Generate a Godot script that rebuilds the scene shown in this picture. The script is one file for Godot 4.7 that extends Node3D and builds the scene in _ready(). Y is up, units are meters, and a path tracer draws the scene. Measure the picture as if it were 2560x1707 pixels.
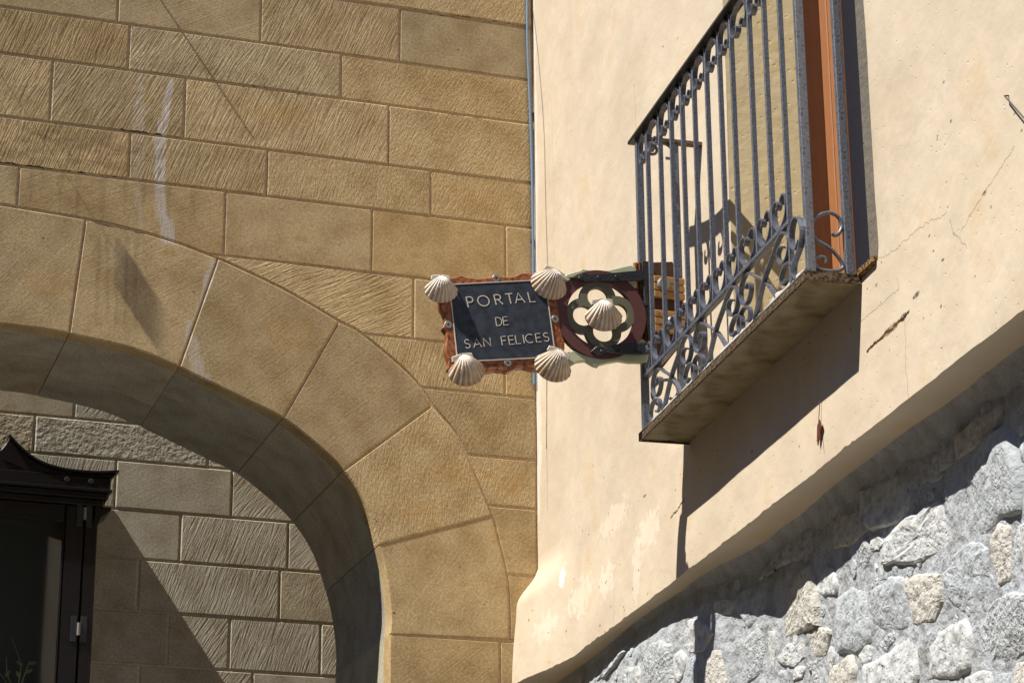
extends Node3D
# A stone arch wall (z = 0, facing +z), a plastered house wall meeting it at x = 0 and coming towards the viewer,
# a shallow iron balcony, a hanging wooden sign with scallop shells, and a second stone wall with a cabinet behind the arch.

const E_S := Vector3(-0.08437351, 0, 0.9964342)     # along the house wall, away from the corner
const E_N := Vector3(-0.9964342, 0, -0.08437351)    # out of the house wall

const RUBBLE := [
	[1618,3309,1680,3297,1751,3264,1782,3238,1753,3224,1724,3206,1623,3220,1585,3246,1593,3280],
	[1272,3303,1384,3293,1480,3257,1470,3204,1477,3132,1208,3185,1215,3268],
	[1490,3227,1554,3225,1593,3199,1579,3171,1537,3148,1491,3168,1482,3202],
	[1603,3188,1649,3188,1669,3153,1658,3089,1568,3106,1584,3163],
	[1782,3176,1830,3168,1843,3133,1858,3089,1859,3046,1713,3078,1740,3132],
	[1082,3269,1160,3258,1188,3226,1178,3186,1061,3209],
	[621,3360,842,3369,987,3368,985,3351,913,3335,765,3316,656,3326],
	[1811,3322,1882,3315,1917,3301,1895,3282,1845,3290,1810,3311],
	[1942,3301,1980,3315,2044,3313,2106,3296,2133,3240,2062,3225,2005,3221,1964,3268],
	[2190,3267,2348,3284,2483,3267,2502,3218,2527,3153,2521,3114,2381,3127,2234,3139,2209,3160,2207,3215],
	[2562,3227,2613,3238,2660,3220,2686,3179,2676,3162,2588,3177,2534,3207],
	[2858,3226,2926,3233,2936,3200,2919,3185,2896,3174,2861,3194],
	[2955,3234,2991,3231,3005,3213,2994,3205,2954,3221],
	[2695,3132,2798,3136,2886,3112,2904,3078,2903,3023,2897,2983,2813,2976,2685,3004,2679,3073],
	[2440,3094,2519,3094,2613,3062,2594,3040,2565,3015,2467,3035,2454,3070],
	[2193,3081,2266,3096,2393,3083,2388,3049,2314,3038,2242,3059],
	[1995,3177,2059,3188,2089,3169,2085,3124,2062,3068,1986,3061],
	[2126,3162,2162,3154,2159,3115,2142,3061,2121,3102],
	[2157,3025,2195,3041,2256,3026,2259,2981,2161,3000],
	[2551,2972,2678,2960,2757,2963,2776,2932,2760,2877,2528,2922],
	[2810,2960,2879,2965,2907,2954,2897,2934,2845,2937],
	[2437,3010,2548,3004,2538,2992,2444,2997],
	[2312,3024,2383,3012,2363,2996,2308,3001],
	[2401,3392,2559,3381,2561,3339,2525,3321,2409,3324,2226,3354,2103,3337,2210,3383],
	[2680,3358,2930,3311,2932,3271,2817,3264,2701,3285],
	[2916,3366,3091,3353,3237,3339,3250,3293,3225,3257,3143,3247,2987,3262,2927,3291],
	[3284,3347,3372,3334,3440,3366,3466,3335,3466,3299,3380,3301,3270,3298],
	[3061,3199,3139,3219,3277,3219,3380,3223,3439,3166,3441,3145,3411,3109,3311,3109,3209,3117,3048,3159],
	[3449,3227,3483,3251,3557,3260,3666,3284,3778,3275,3803,3231,3824,3191,3832,3145,3811,3088,3715,3102,3644,3082,3533,3081,3477,3105,3468,3158],
	[3498,3341,3571,3348,3745,3342,3745,3312,3633,3296,3503,3299],
	[2947,3231,2989,3231,3021,3209,2999,3204,2951,3213],
	[3309,3258,3347,3255,3339,3242,3295,3246],
	[3328,3295,3392,3297,3402,3286,3345,3284],
	[3458,3059,3541,3066,3593,3055,3626,3031,3628,2981,3648,2945,3617,2919,3563,2909,3460,2939,3407,2984,3392,3031,3449,3040],
	[3670,3046,3710,3069,3757,3050,3749,2973,3740,2947,3684,2950,3663,3008],
	[3777,3019,3815,3035,3863,3032,3858,2947,3833,2918,3774,2972],
	[3661,2902,3731,2899,3835,2871,3845,2822,3817,2769,3723,2763,3613,2771,3532,2789,3538,2855,3588,2872],
	[3270,2880,3331,2902,3470,2899,3489,2883,3504,2842,3490,2793,3430,2788,3255,2816],
	[2947,3087,3064,3098,3129,3083,3137,3013,3137,2973,3027,2978,2938,3024],
	[3153,3077,3247,3064,3347,3035,3350,2983,3310,2950,3178,2966,3166,3002],
	[2850,2920,2980,2915,3167,2933,3194,2915,3186,2828,3135,2805,2841,2863],
	[2961,2958,3043,2965,3048,2952,2996,2939],
	[3474,2761,3559,2760,3603,2746,3593,2716,3466,2741],
	[3633,2738,3692,2728,3682,2698,3623,2710],
	[3733,2739,3786,2735,3818,2722,3802,2683,3723,2707],
	[2994,3142,3028,3151,3029,3119,2992,3125],
	[2933,3117,2966,3122,2963,3105,2924,3107]]
const SIGN_FRAME := [
	[-966,4224,-958,4250,-929,4271,-907,4280,-894,4282,-880,4277,-842,4276,-812,4281,-796,4289,-788,4293,-777,4290,-755,4287,-728,4294,-706,4305,-687,4307,-662,4302,-624,4277,-602,4247,-595,4213,-592,4191,-587,4158,-587,4138,-582,4118,-574,4094,-574,4068,-579,4054,-600,4019,-633,3995,-673,3995,-703,4001,-725,3997,-744,3986,-754,3982,-765,3985,-792,3985,-819,3978,-854,3968,-907,3962,-938,3979,-936,4004,-944,4031,-945,4050,-941,4076,-943,4095,-954,4109,-948,4125,-947,4142,-953,4155,-962,4174,-966,4196]]
const SIGN_BOARD := [
	[-934,4248,-634,4287,-604,4039,-908,4002]]
const TOP_BATTEN := [
	[-582,4298,-560,4315,-518,4331,-512,4337,-472,4332,-423,4340,-388,4352,-358,4361,-342,4358,-337,4341,-338,4289,-350,4285,-377,4302,-458,4301,-556,4278,-580,4263]]
const LOW_BATTEN := [
	[-585,4056,-564,4059,-542,4068,-516,4056,-482,4049,-462,4050,-354,4098,-347,4113,-337,4120,-322,4120,-314,4111,-306,4071,-312,4046,-368,4042,-400,4045,-434,4037,-462,4028,-467,4021,-482,4024,-506,4037,-533,4032,-562,4012,-584,4015]]
const TOP_STRAP := [
	[-559,4300,-528,4306,-519,4315,-510,4320,-501,4319,-496,4314,-413,4327,-336,4341,-320,4346,-319,4312,-335,4307,-414,4300,-494,4294,-509,4290,-521,4297,-559,4298]]
const LOW_STRAP := [
	[-494,4064,-473,4084,-457,4084,-446,4078,-394,4093,-304,4109,-304,4071,-333,4066,-399,4062,-445,4064,-458,4055,-477,4054]]
const MOUNT := [
	[-331,4374,-213,4392,-193,4343,-180,4238,-168,4184,-193,4118,-253,4041,-279,4010,-306,4048,-320,4183]]
const PINE_A := [
	[-285,4322,-185,4334,-180,4273,-285,4260]]
const PINE_B := [
	[-285,4209,-180,4221,-180,4158,-286,4146]]
const ARCH_OUT := [
	[-2085,5091,-2022,5090,-1772,5075,-1527,5044,-1309,4990,-1025,4889,-795,4780,-701,4737,-510,4590,-417,4473,-310,4346,-188,4075,-154,3957,-128,3845,-118,3700,-120,3592]]
const ARCH_IN := [
	[-2057,4626,-1875,4625,-1809,4618,-1571,4585,-1403,4531,-1145,4430,-1003,4372,-868,4279,-769,4190,-686,4071,-629,3916,-601,3812,-582,3669,-584,3582]]

var rng := RandomNumberGenerator.new()
var M := {}
var T := {}
var taken := {}

# ------------------------------------------------------------------ bookkeeping
func numbered(called: String) -> String:
	if not taken.has(called):
		taken[called] = 0
		return called
	taken[called] += 1
	return "%s_%03d" % [called, taken[called]]

func thing(called: String, label: String, category: String, at := Vector3.ZERO, basis_ := Basis.IDENTITY, group := "") -> Node3D:
	var o := Node3D.new()
	o.name = numbered(called)
	add_child(o)
	o.transform = Transform3D(basis_, at)
	o.set_meta("label", label)
	o.set_meta("category", category)
	if group != "":
		o.set_meta("group", group)
	return o

func part(parent: Node, called: String, mesh: Mesh, m: Material, label := "") -> MeshInstance3D:
	var o := MeshInstance3D.new()
	o.name = called
	o.mesh = mesh
	o.material_override = m
	parent.add_child(o, true)
	if label != "":
		o.set_meta("label", label)
	return o

# ------------------------------------------------------------------ mesh helpers
func begin() -> SurfaceTool:
	var st := SurfaceTool.new()
	st.begin(Mesh.PRIMITIVE_TRIANGLES)
	st.set_smooth_group(-1)
	return st

func done(st: SurfaceTool) -> ArrayMesh:
	st.generate_normals()
	return st.commit()

# one triangle, turned so that it faces along `out`
func tri(st: SurfaceTool, p: Array, out: Vector3, uvs: Array = [], uv2s: Array = [], col = null) -> void:
	var order := [0, 1, 2]
	if (p[1] - p[0]).cross(p[2] - p[0]).dot(out) > 0.0:
		order = [0, 2, 1]
	for k in order:
		if uvs.size() > 0:
			st.set_uv(uvs[k])
		if uv2s.size() > 0:
			st.set_uv2(uv2s[k])
		if col != null:
			st.set_color(col)
		st.add_vertex(p[k])

func quad(st: SurfaceTool, a: Vector3, b: Vector3, c: Vector3, d: Vector3, out: Vector3, uvs: Array = [], uv2s: Array = [], col = null) -> void:
	if uvs.is_empty():
		uvs = [Vector2(0, 0), Vector2((b - a).length(), 0), Vector2((b - a).length(), (d - a).length()), Vector2(0, (d - a).length())]
	var u2 := uv2s if uv2s.size() > 0 else []
	tri(st, [a, b, c], out, [uvs[0], uvs[1], uvs[2]], [u2[0], u2[1], u2[2]] if u2.size() > 0 else [], col)
	tri(st, [a, c, d], out, [uvs[0], uvs[2], uvs[3]], [u2[0], u2[2], u2[3]] if u2.size() > 0 else [], col)

func box(st: SurfaceTool, lo: Vector3, hi: Vector3, ch := 0.0, col = null) -> void:
	# a box with chamfered edges: the six faces are inset by ch
	var c := (lo + hi) / 2
	var h := (hi - lo) / 2
	var ax := [Vector3.RIGHT, Vector3.UP, Vector3.BACK]
	for i in 3:
		var j := (i + 1) % 3
		var k := (i + 2) % 3
		for s in [-1.0, 1.0]:
			var o: Vector3 = ax[i] * s * h[i]
			var a: Vector3 = ax[j] * (h[j] - ch)
			var b: Vector3 = ax[k] * (h[k] - ch)
			quad(st, c + o - a - b, c + o + a - b, c + o + a + b, c + o - a + b, o, [], [], col)
	if ch <= 0.0:
		return
	for i in 3:
		var j := (i + 1) % 3
		var k := (i + 2) % 3
		for sj in [-1.0, 1.0]:
			for sk in [-1.0, 1.0]:
				var l: Vector3 = ax[i] * (h[i] - ch)
				var p: Vector3 = ax[j] * sj * h[j] + ax[k] * sk * (h[k] - ch)
				var q: Vector3 = ax[j] * sj * (h[j] - ch) + ax[k] * sk * h[k]
				quad(st, c + p - l, c + p + l, c + q + l, c + q - l, p + q, [], [], col)
	for sx in [-1.0, 1.0]:
		for sy in [-1.0, 1.0]:
			for sz in [-1.0, 1.0]:
				var s := Vector3(sx, sy, sz)
				tri(st, [c + s * Vector3(h.x, h.y - ch, h.z - ch), c + s * Vector3(h.x - ch, h.y, h.z - ch), c + s * Vector3(h.x - ch, h.y - ch, h.z)], s, [Vector2.ZERO, Vector2.ZERO, Vector2.ZERO], [], col)

func box_mesh(lo: Vector3, hi: Vector3, ch := 0.0) -> ArrayMesh:
	var st := begin()
	box(st, lo, hi, ch)
	return done(st)

func inset(poly: PackedVector2Array, d: float) -> PackedVector2Array:
	# every corner moved inwards by d along its mitre; poly runs counter-clockwise
	var r := PackedVector2Array()
	var n := poly.size()
	for i in n:
		var a := poly[(i + n - 1) % n]
		var b := poly[i]
		var c := poly[(i + 1) % n]
		var n1 := (b - a).normalized().orthogonal() * -1.0
		var n2 := (c - b).normalized().orthogonal() * -1.0
		var m := n1 + n2
		var l := m.length()
		if l < 0.2:
			m = n1
			l = 1.0
		m /= l
		var k: float = clamp(1.0 / max(0.35, m.dot(n1)), 1.0, 2.0)
		r.append(b + m * d * k)
	return r

# the polygon drawn in by d, without slivers: for the half joint round a cut stone
func shrink(poly: PackedVector2Array, d: float) -> PackedVector2Array:
	var best := PackedVector2Array()
	for q in Geometry2D.offset_polygon(poly, -d, Geometry2D.JOIN_MITER):
		if q.size() > best.size():
			best = q
	var r := PackedVector2Array()
	for p in best:
		if r.is_empty() or r[r.size() - 1].distance_to(p) > 0.012:
			r.append(p)
	if r.size() > 3 and r[0].distance_to(r[r.size() - 1]) < 0.012:
		r.remove_at(r.size() - 1)
	return ccw(r)

func ccw(poly: PackedVector2Array) -> PackedVector2Array:
	if Geometry2D.is_polygon_clockwise(poly):
		# Godot calls a polygon clockwise in its y-down sense
		var q := poly.duplicate()
		q.reverse()
		poly = q
	var area := 0.0
	for i in poly.size():
		area += poly[i].cross(poly[(i + 1) % poly.size()])
	if area < 0.0:
		poly.reverse()
	return poly

# A slab cut from `poly` between w0 and w1 (its face), with a chamfer round the face.
# how: tilt Vector2, turn (texture angle), shift Vector2, scale (metres per texture tile), uv2 Callable, back bool, color
func prism(st: SurfaceTool, poly: PackedVector2Array, w0: float, w1: float, ch := 0.0, how := {}) -> void:
	poly = ccw(poly)
	var n := poly.size()
	var mid := Vector2.ZERO
	for p in poly:
		mid += p / n
	var tilt: Vector2 = how.get("tilt", Vector2.ZERO)
	var turn: float = how.get("turn", 0.0)
	var shift: Vector2 = how.get("shift", Vector2.ZERO)
	var tile: float = how.get("scale", 1.0)
	var col = how.get("color", null)
	var uv2: Callable = how.get("uv2", func(p: Vector2): return p)
	var inner := inset(poly, ch) if ch > 0.0 else poly
	var t := Geometry2D.triangulate_polygon(inner)
	if t.is_empty() and ch > 0.0:
		# too sharp a corner for the chamfer: round it off less
		ch *= 0.35
		inner = inset(poly, ch)
		t = Geometry2D.triangulate_polygon(inner)
		if t.is_empty():
			ch = 0.0
			inner = poly
			t = Geometry2D.triangulate_polygon(inner)
	var face := func(p: Vector2) -> Vector3: return Vector3(p.x, p.y, w1 + tilt.dot(p - mid))
	var uvf := func(p: Vector2) -> Vector2: return ((p - mid).rotated(turn) + shift) * Vector2(1, -1) / tile
	for i in range(0, t.size(), 3):
		var a := inner[t[i]]
		var b := inner[t[i + 1]]
		var c := inner[t[i + 2]]
		tri(st, [face.call(a), face.call(b), face.call(c)], Vector3.BACK, [uvf.call(a), uvf.call(b), uvf.call(c)], [uv2.call(a), uv2.call(b), uv2.call(c)], col)
	if how.get("back", false):
		var tb := Geometry2D.triangulate_polygon(poly)
		for i in range(0, tb.size(), 3):
			var a := poly[tb[i]]
			var b := poly[tb[i + 1]]
			var c := poly[tb[i + 2]]
			tri(st, [Vector3(a.x, a.y, w0), Vector3(b.x, b.y, w0), Vector3(c.x, c.y, w0)], Vector3.FORWARD, [uvf.call(a), uvf.call(b), uvf.call(c)], [uv2.call(a), uv2.call(b), uv2.call(c)], col)
	var run := 0.0
	for i in n:
		var a := poly[i]
		var b := poly[(i + 1) % n]
		var out2 := -(b - a).normalized().orthogonal() * -1.0
		var out := Vector3(out2.x, out2.y, 0)
		var l := (b - a).length()
		var fa: Vector3 = face.call(a) - Vector3(0, 0, ch)
		var fb: Vector3 = face.call(b) - Vector3(0, 0, ch)
		var sa: Vector2 = how.get("side_uv2", uv2.call(a))
		var sb: Vector2 = how.get("side_uv2", uv2.call(b))
		var wa := [Vector2(run, w0), Vector2(run + l, w0), Vector2(run + l, w1), Vector2(run, w1)]
		var u := []
		for q in wa:
			u.append((q + shift) / tile)
		quad(st, Vector3(a.x, a.y, w0), Vector3(b.x, b.y, w0), fb, fa, out, u, [sa, sb, sb, sa], col)
		if ch > 0.0:
			var ia := inner[i]
			var ib := inner[(i + 1) % n]
			quad(st, fa, fb, face.call(ib), face.call(ia), out + Vector3.BACK, [uvf.call(a), uvf.call(b), uvf.call(ib), uvf.call(ia)], [uv2.call(a), uv2.call(b), uv2.call(ib), uv2.call(ia)], col)
		run += l

func prism_mesh(poly: PackedVector2Array, w0: float, w1: float, ch := 0.0, how := {}) -> ArrayMesh:
	var st := begin()
	prism(st, poly, w0, w1, ch, how)
	return done(st)

# a flat bar bent along a path in the (x, y) plane, from w0 to w1 across it
func ribbon(st: SurfaceTool, path: PackedVector2Array, w0: float, w1: float, thick: float) -> void:
	var n := path.size()
	var l := PackedVector2Array()
	var r := PackedVector2Array()
	for i in n:
		var d := (path[min(i + 1, n - 1)] - path[max(i - 1, 0)]).normalized()
		var o := Vector2(-d.y, d.x) * thick / 2
		l.append(path[i] + o)
		r.append(path[i] - o)
	var run := 0.0
	for i in n - 1:
		var la := Vector3(l[i].x, l[i].y, w0)
		var lb := Vector3(l[i + 1].x, l[i + 1].y, w0)
		var ra := Vector3(r[i].x, r[i].y, w0)
		var rb := Vector3(r[i + 1].x, r[i + 1].y, w0)
		var up := Vector3(0, 0, w1 - w0)
		var side := Vector3((l[i] - r[i]).x, (l[i] - r[i]).y, 0)
		var s := (path[i + 1] - path[i]).length()
		var u := [Vector2(run, 0), Vector2(run + s, 0), Vector2(run + s, w1 - w0), Vector2(run, w1 - w0)]
		quad(st, la, lb, lb + up, la + up, side, u)
		quad(st, ra, rb, rb + up, ra + up, -side, u)
		quad(st, la + up, lb + up, rb + up, ra + up, Vector3.BACK, u)
		quad(st, la, lb, rb, ra, Vector3.FORWARD, u)
		run += s
	for e in [0, n - 1]:
		var d2 := path[1] - path[0] if e == 0 else path[n - 1] - path[n - 2]
		var out := Vector3(d2.x, d2.y, 0) * (-1.0 if e == 0 else 1.0)
		quad(st, Vector3(l[e].x, l[e].y, w0), Vector3(r[e].x, r[e].y, w0), Vector3(r[e].x, r[e].y, w1), Vector3(l[e].x, l[e].y, w1), out)

func ribbon_mesh(path: PackedVector2Array, w0: float, w1: float, thick: float) -> ArrayMesh:
	var st := begin()
	ribbon(st, path, w0, w1, thick)
	return done(st)

func tube(st: SurfaceTool, path: PackedVector3Array, radius: float, sides := 8) -> void:
	var n := path.size()
	var rings := []
	var ref := Vector3(0.31, 0.2, 0.93).normalized()
	for i in n:
		var d := (path[min(i + 1, n - 1)] - path[max(i - 1, 0)]).normalized()
		var a := d.cross(ref).normalized()
		var b := d.cross(a)
		var ring := []
		for k in sides:
			var t := TAU * k / sides
			ring.append(a * cos(t) + b * sin(t))
		rings.append(ring)
	var run := 0.0
	for i in n - 1:
		var s := (path[i + 1] - path[i]).length()
		for k in sides:
			var k2 := (k + 1) % sides
			var o: Vector3 = rings[i][k] + rings[i][k2]
			var vs := [path[i] + rings[i][k] * radius, path[i] + rings[i][k2] * radius, path[i + 1] + rings[i + 1][k2] * radius, path[i + 1] + rings[i + 1][k] * radius]
			var ns := [rings[i][k], rings[i][k2], rings[i + 1][k2], rings[i + 1][k]]
			var us := [Vector2(run, float(k) / sides), Vector2(run, float(k + 1) / sides), Vector2(run + s, float(k + 1) / sides), Vector2(run + s, float(k) / sides)]
			for t in [[0, 1, 2], [0, 2, 3]]:
				var flip: bool = (vs[t[1]] - vs[t[0]]).cross(vs[t[2]] - vs[t[0]]).dot(o) > 0
				for q in ([t[0], t[2], t[1]] if flip else t):
					st.set_normal(ns[q])
					st.set_uv(us[q])
					st.add_vertex(vs[q])
		run += s
	for e in [0, n - 1]:
		var out := (path[0] - path[1]) if e == 0 else (path[n - 1] - path[n - 2])
		for k in sides:
			var vs := [path[e], path[e] + rings[e][k] * radius, path[e] + rings[e][(k + 1) % sides] * radius]
			var flip: bool = (vs[1] - vs[0]).cross(vs[2] - vs[0]).dot(out) > 0
			for q in ([0, 2, 1] if flip else [0, 1, 2]):
				st.set_normal(out.normalized())
				st.set_uv(Vector2.ZERO)
				st.add_vertex(vs[q])

func tube_mesh(path: PackedVector3Array, radius: float, sides := 8) -> ArrayMesh:
	var st := SurfaceTool.new()
	st.begin(Mesh.PRIMITIVE_TRIANGLES)
	tube(st, path, radius, sides)
	return st.commit()

# a smooth sheet over a grid: f(i, j) gives the place; out tells which side faces the light
func sheet(nx: int, ny: int, f: Callable, uvf: Callable, uv2f: Callable, out: Vector3, skip = null) -> ArrayMesh:
	var st := SurfaceTool.new()
	st.begin(Mesh.PRIMITIVE_TRIANGLES)
	st.set_smooth_group(0)
	for j in ny + 1:
		for i in nx + 1:
			st.set_uv(uvf.call(i, j))
			st.set_uv2(uv2f.call(i, j))
			st.add_vertex(f.call(i, j))
	var a: Vector3 = f.call(0, 0)
	var ccw_out := ((f.call(1, 0) - a) as Vector3).cross(f.call(0, 1) - a).dot(out) > 0
	for j in ny:
		for i in nx:
			if skip != null and skip.call(i, j):
				continue
			var k := j * (nx + 1) + i
			var q := [k, k + nx + 2, k + 1, k, k + nx + 1, k + nx + 2] if ccw_out else [k, k + 1, k + nx + 2, k, k + nx + 2, k + nx + 1]
			for t in q:
				st.add_index(t)
	st.generate_normals()
	return st.commit()

func curve(points: Array, steps := 6) -> PackedVector2Array:
	# Catmull-Rom through the points
	var r := PackedVector2Array()
	var n := points.size()
	for i in n - 1:
		var p0: Vector2 = points[max(i - 1, 0)]
		var p1: Vector2 = points[i]
		var p2: Vector2 = points[i + 1]
		var p3: Vector2 = points[min(i + 2, n - 1)]
		for k in steps:
			r.append(p1.cubic_interpolate(p2, p0, p3, float(k) / steps))
	r.append(points[n - 1])
	return r

func pts(flat: Array) -> PackedVector2Array:
	var r := PackedVector2Array()
	for i in range(0, flat.size(), 2):
		r.append(Vector2(flat[i], flat[i + 1]) / 1000.0)
	return r

func moved(poly: PackedVector2Array, by: Vector2) -> PackedVector2Array:
	var r := PackedVector2Array()
	for p in poly:
		r.append(p + by)
	return r

func disc(c: Vector2, r: float, n := 16) -> PackedVector2Array:
	var q := PackedVector2Array()
	for i in n:
		q.append(c + Vector2.from_angle(TAU * i / n) * r)
	return q

# ------------------------------------------------------------------ computed textures
func noise(seed_: int, freq: float, octaves := 4, kind := FastNoiseLite.TYPE_SIMPLEX_SMOOTH) -> FastNoiseLite:
	var n := FastNoiseLite.new()
	n.seed = seed_
	n.noise_type = kind
	n.frequency = freq
	n.fractal_type = FastNoiseLite.FRACTAL_FBM
	n.fractal_octaves = octaves
	return n

func bytes(size: int, seed_: int, freq: float, octaves := 4) -> PackedByteArray:
	var im := noise(seed_, freq, octaves).get_seamless_image(size, size)
	im.convert(Image.FORMAT_L8)
	return im.get_data()

func grey(size: int, a: PackedFloat32Array) -> ImageTexture:
	var b := PackedByteArray()
	b.resize(size * size)
	for i in size * size:
		b[i] = int(clamp(a[i], 0.0, 1.0) * 255.0)
	return ImageTexture.create_from_image(Image.create_from_data(size, size, false, Image.FORMAT_L8, b))

func floats(b: PackedByteArray, gain := 1.0, lift := 0.0) -> PackedFloat32Array:
	var a := PackedFloat32Array()
	a.resize(b.size())
	for i in b.size():
		a[i] = b[i] / 255.0 * gain + lift
	return a

# strokes of a chisel: short furrows near one direction
func strokes(a: PackedFloat32Array, size: int, count: int, len0: float, len1: float, wid: float, depth: float, ang: float, spread: float) -> void:
	for k in count:
		var c := Vector2(rng.randf() * size, rng.randf() * size)
		var t := ang + rng.randfn(0.0, spread)
		var d := Vector2.from_angle(t)
		var o := d.orthogonal()
		var l := rng.randf_range(len0, len1)
		var w := wid * rng.randf_range(0.6, 1.4)
		var dep := depth * rng.randf_range(0.4, 1.0)
		for i in int(l):
			var f := sin(PI * i / l)
			var p := c + d * (i - l / 2)
			var iw := int(ceil(w * 1.5))
			for j in range(-iw, iw + 1):
				var q := p + o * j
				var x := posmod(int(q.x), size)
				var y := posmod(int(q.y), size)
				var g: float = max(0.0, 1.0 - abs(j) / (w * 1.5))
				var at := y * size + x
				a[at] = min(a[at], a[at] * 0.4 + 0.6 * (0.75 - dep * g * f))

func dots(a: PackedFloat32Array, size: int, count: int, r0: float, r1: float, depth: float) -> void:
	for k in count:
		var c := Vector2(rng.randf() * size, rng.randf() * size)
		var r := rng.randf_range(r0, r1)
		var ir := int(ceil(r))
		for dy in range(-ir, ir + 1):
			for dx in range(-ir, ir + 1):
				var g := 1.0 - Vector2(dx, dy).length() / r
				if g > 0.0:
					var at := posmod(int(c.y) + dy, size) * size + posmod(int(c.x) + dx, size)
					a[at] = a[at] - depth * min(1.0, g * 1.6)

func tint_texture(size: int, seed_: int, freq: float, ramp: Array, octaves := 5) -> ImageTexture:
	var b := bytes(size, seed_, freq, octaves)
	var g := Gradient.new()
	var offs := PackedFloat32Array()
	var cols := PackedColorArray()
	for r in ramp:
		offs.append(r[0])
		cols.append(r[1])
	g.offsets = offs
	g.colors = cols
	var lut := []
	for i in 256:
		lut.append(g.sample(i / 255.0))
	var out := PackedByteArray()
	out.resize(size * size * 3)
	for i in size * size:
		var c: Color = lut[b[i]]
		out[i * 3] = c.r8
		out[i * 3 + 1] = c.g8
		out[i * 3 + 2] = c.b8
	return ImageTexture.create_from_image(Image.create_from_data(size, size, false, Image.FORMAT_RGB8, out))

func mat(called: String, color: Color, rough := 0.9, how := {}) -> StandardMaterial3D:
	var m := StandardMaterial3D.new()
	m.resource_name = called
	m.albedo_color = color
	m.roughness = rough
	m.metallic = how.get("metal", 0.0)
	if how.has("spec"):
		m.metallic_specular = how.spec
	if how.has("tex"):
		m.albedo_texture = how.tex
	if how.has("height"):
		m.heightmap_enabled = true
		m.heightmap_texture = how.height
		m.heightmap_scale = how.get("relief", 0.3)
	if how.has("stain"):
		m.detail_enabled = true
		m.detail_albedo = how.stain
		m.detail_uv_layer = BaseMaterial3D.DETAIL_UV_2
		m.detail_blend_mode = BaseMaterial3D.BLEND_MODE_MIX
	if how.get("vertex", false):
		m.vertex_color_use_as_albedo = true
	if how.has("tri"):
		m.uv1_triplanar = true
		m.uv1_scale = Vector3.ONE * how.tri
	M[called] = m
	return m

# ------------------------------------------------------------------ stains, cracks and patches (matter on the walls)
class Stain:
	var im: Image
	var lo: Vector2
	var size: Vector2
	var n: FastNoiseLite
	func _init(w: int, h: int, lo_: Vector2, hi: Vector2, base: Color) -> void:
		im = Image.create(w, h, false, Image.FORMAT_RGBA8)
		im.fill(base)
		lo = lo_
		size = hi - lo_
		n = FastNoiseLite.new()
		n.seed = 7
		n.frequency = 0.05
		n.fractal_octaves = 4
	func px(p: Vector2) -> Vector2:
		return Vector2((p.x - lo.x) / size.x * im.get_width(), (1.0 - (p.y - lo.y) / size.y) * im.get_height())
	func uv(p: Vector2) -> Vector2:
		return Vector2((p.x - lo.x) / size.x, 1.0 - (p.y - lo.y) / size.y)
	func put(x: int, y: int, c: Color, a: float) -> void:
		if x < 0 or y < 0 or x >= im.get_width() or y >= im.get_height() or a <= 0.0:
			return
		var o := im.get_pixel(x, y)
		var na := o.a + a * (1.0 - o.a)
		var k := a / na
		im.set_pixel(x, y, Color(lerpf(o.r, c.r, k), lerpf(o.g, c.g, k), lerpf(o.b, c.b, k), na))
	# a patch with a ragged outline: half-axes r in metres
	func patch(c: Vector2, r: Vector2, col: Color, a: float, rag := 0.8, stretch := Vector2.ONE) -> void:
		var p := px(c)
		var q := Vector2(r.x / size.x * im.get_width(), r.y / size.y * im.get_height())
		for y in range(int(p.y - q.y * 1.6), int(p.y + q.y * 1.6) + 1):
			for x in range(int(p.x - q.x * 1.6), int(p.x + q.x * 1.6) + 1):
				var d := ((Vector2(x, y) - p) / q).length() + n.get_noise_2d(x * stretch.x, y * stretch.y) * rag
				if d < 1.0:
					put(x, y, col, a * smoothstep(0.0, 0.25, 1.0 - d) * (0.75 + 0.5 * n.get_noise_2d(x * 3.1 * stretch.x, y * 3.1 * stretch.y)))
	# a run of lime or dirt: points in metres, half-widths in metres
	func run(points: Array, widths: Array, col: Color, a: float, rag := 0.6) -> void:
		for i in points.size() - 1:
			var p := px(points[i])
			var q := px(points[i + 1])
			var steps := int((q - p).length()) + 1
			for k in steps:
				var f := float(k) / steps
				var c := p.lerp(q, f)
				var w: float = lerpf(widths[i], widths[i + 1], f) / size.x * im.get_width()
				for x in range(int(c.x - w * 1.5), int(c.x + w * 1.5) + 2):
					var d: float = abs(x - c.x) / w + rag * n.get_noise_2d(x * 2.6, c.y * 0.35)
					put(x, int(c.y), col, a * clampf((1.0 - d) * 2.0, 0.0, 1.0) * clampf(0.8 + 0.9 * n.get_noise_2d(x * 7.0, c.y * 0.5), 0.0, 1.0))
	func crack(points: Array, w: float, col: Color, a: float) -> void:
		for i in points.size() - 1:
			var p := px(points[i])
			var q := px(points[i + 1])
			var steps := int((q - p).length() * 2) + 1
			var o := (q - p).normalized().orthogonal()
			for k in steps:
				var c := p.lerp(q, float(k) / steps) + o * n.get_noise_2d(k * 0.5 + i * 91.0, p.x) * 3.5
				var ww := w * (0.5 + 0.9 * absf(n.get_noise_2d(k * 2.3, i * 37.0 + 9.0)))
				for j in range(-int(ceil(ww)), int(ceil(ww)) + 1):
					put(int(c.x + o.x * j), int(c.y + o.y * j), col, a * clampf(ww + 0.5 - abs(j), 0.0, 1.0))
	func texture() -> ImageTexture:
		return ImageTexture.create_from_image(im)

var left_stain: Stain
var right_stain: Stain

func lin(r: float, g: float, b: float) -> Color:
	return Color(r, g, b).linear_to_srgb()

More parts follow.
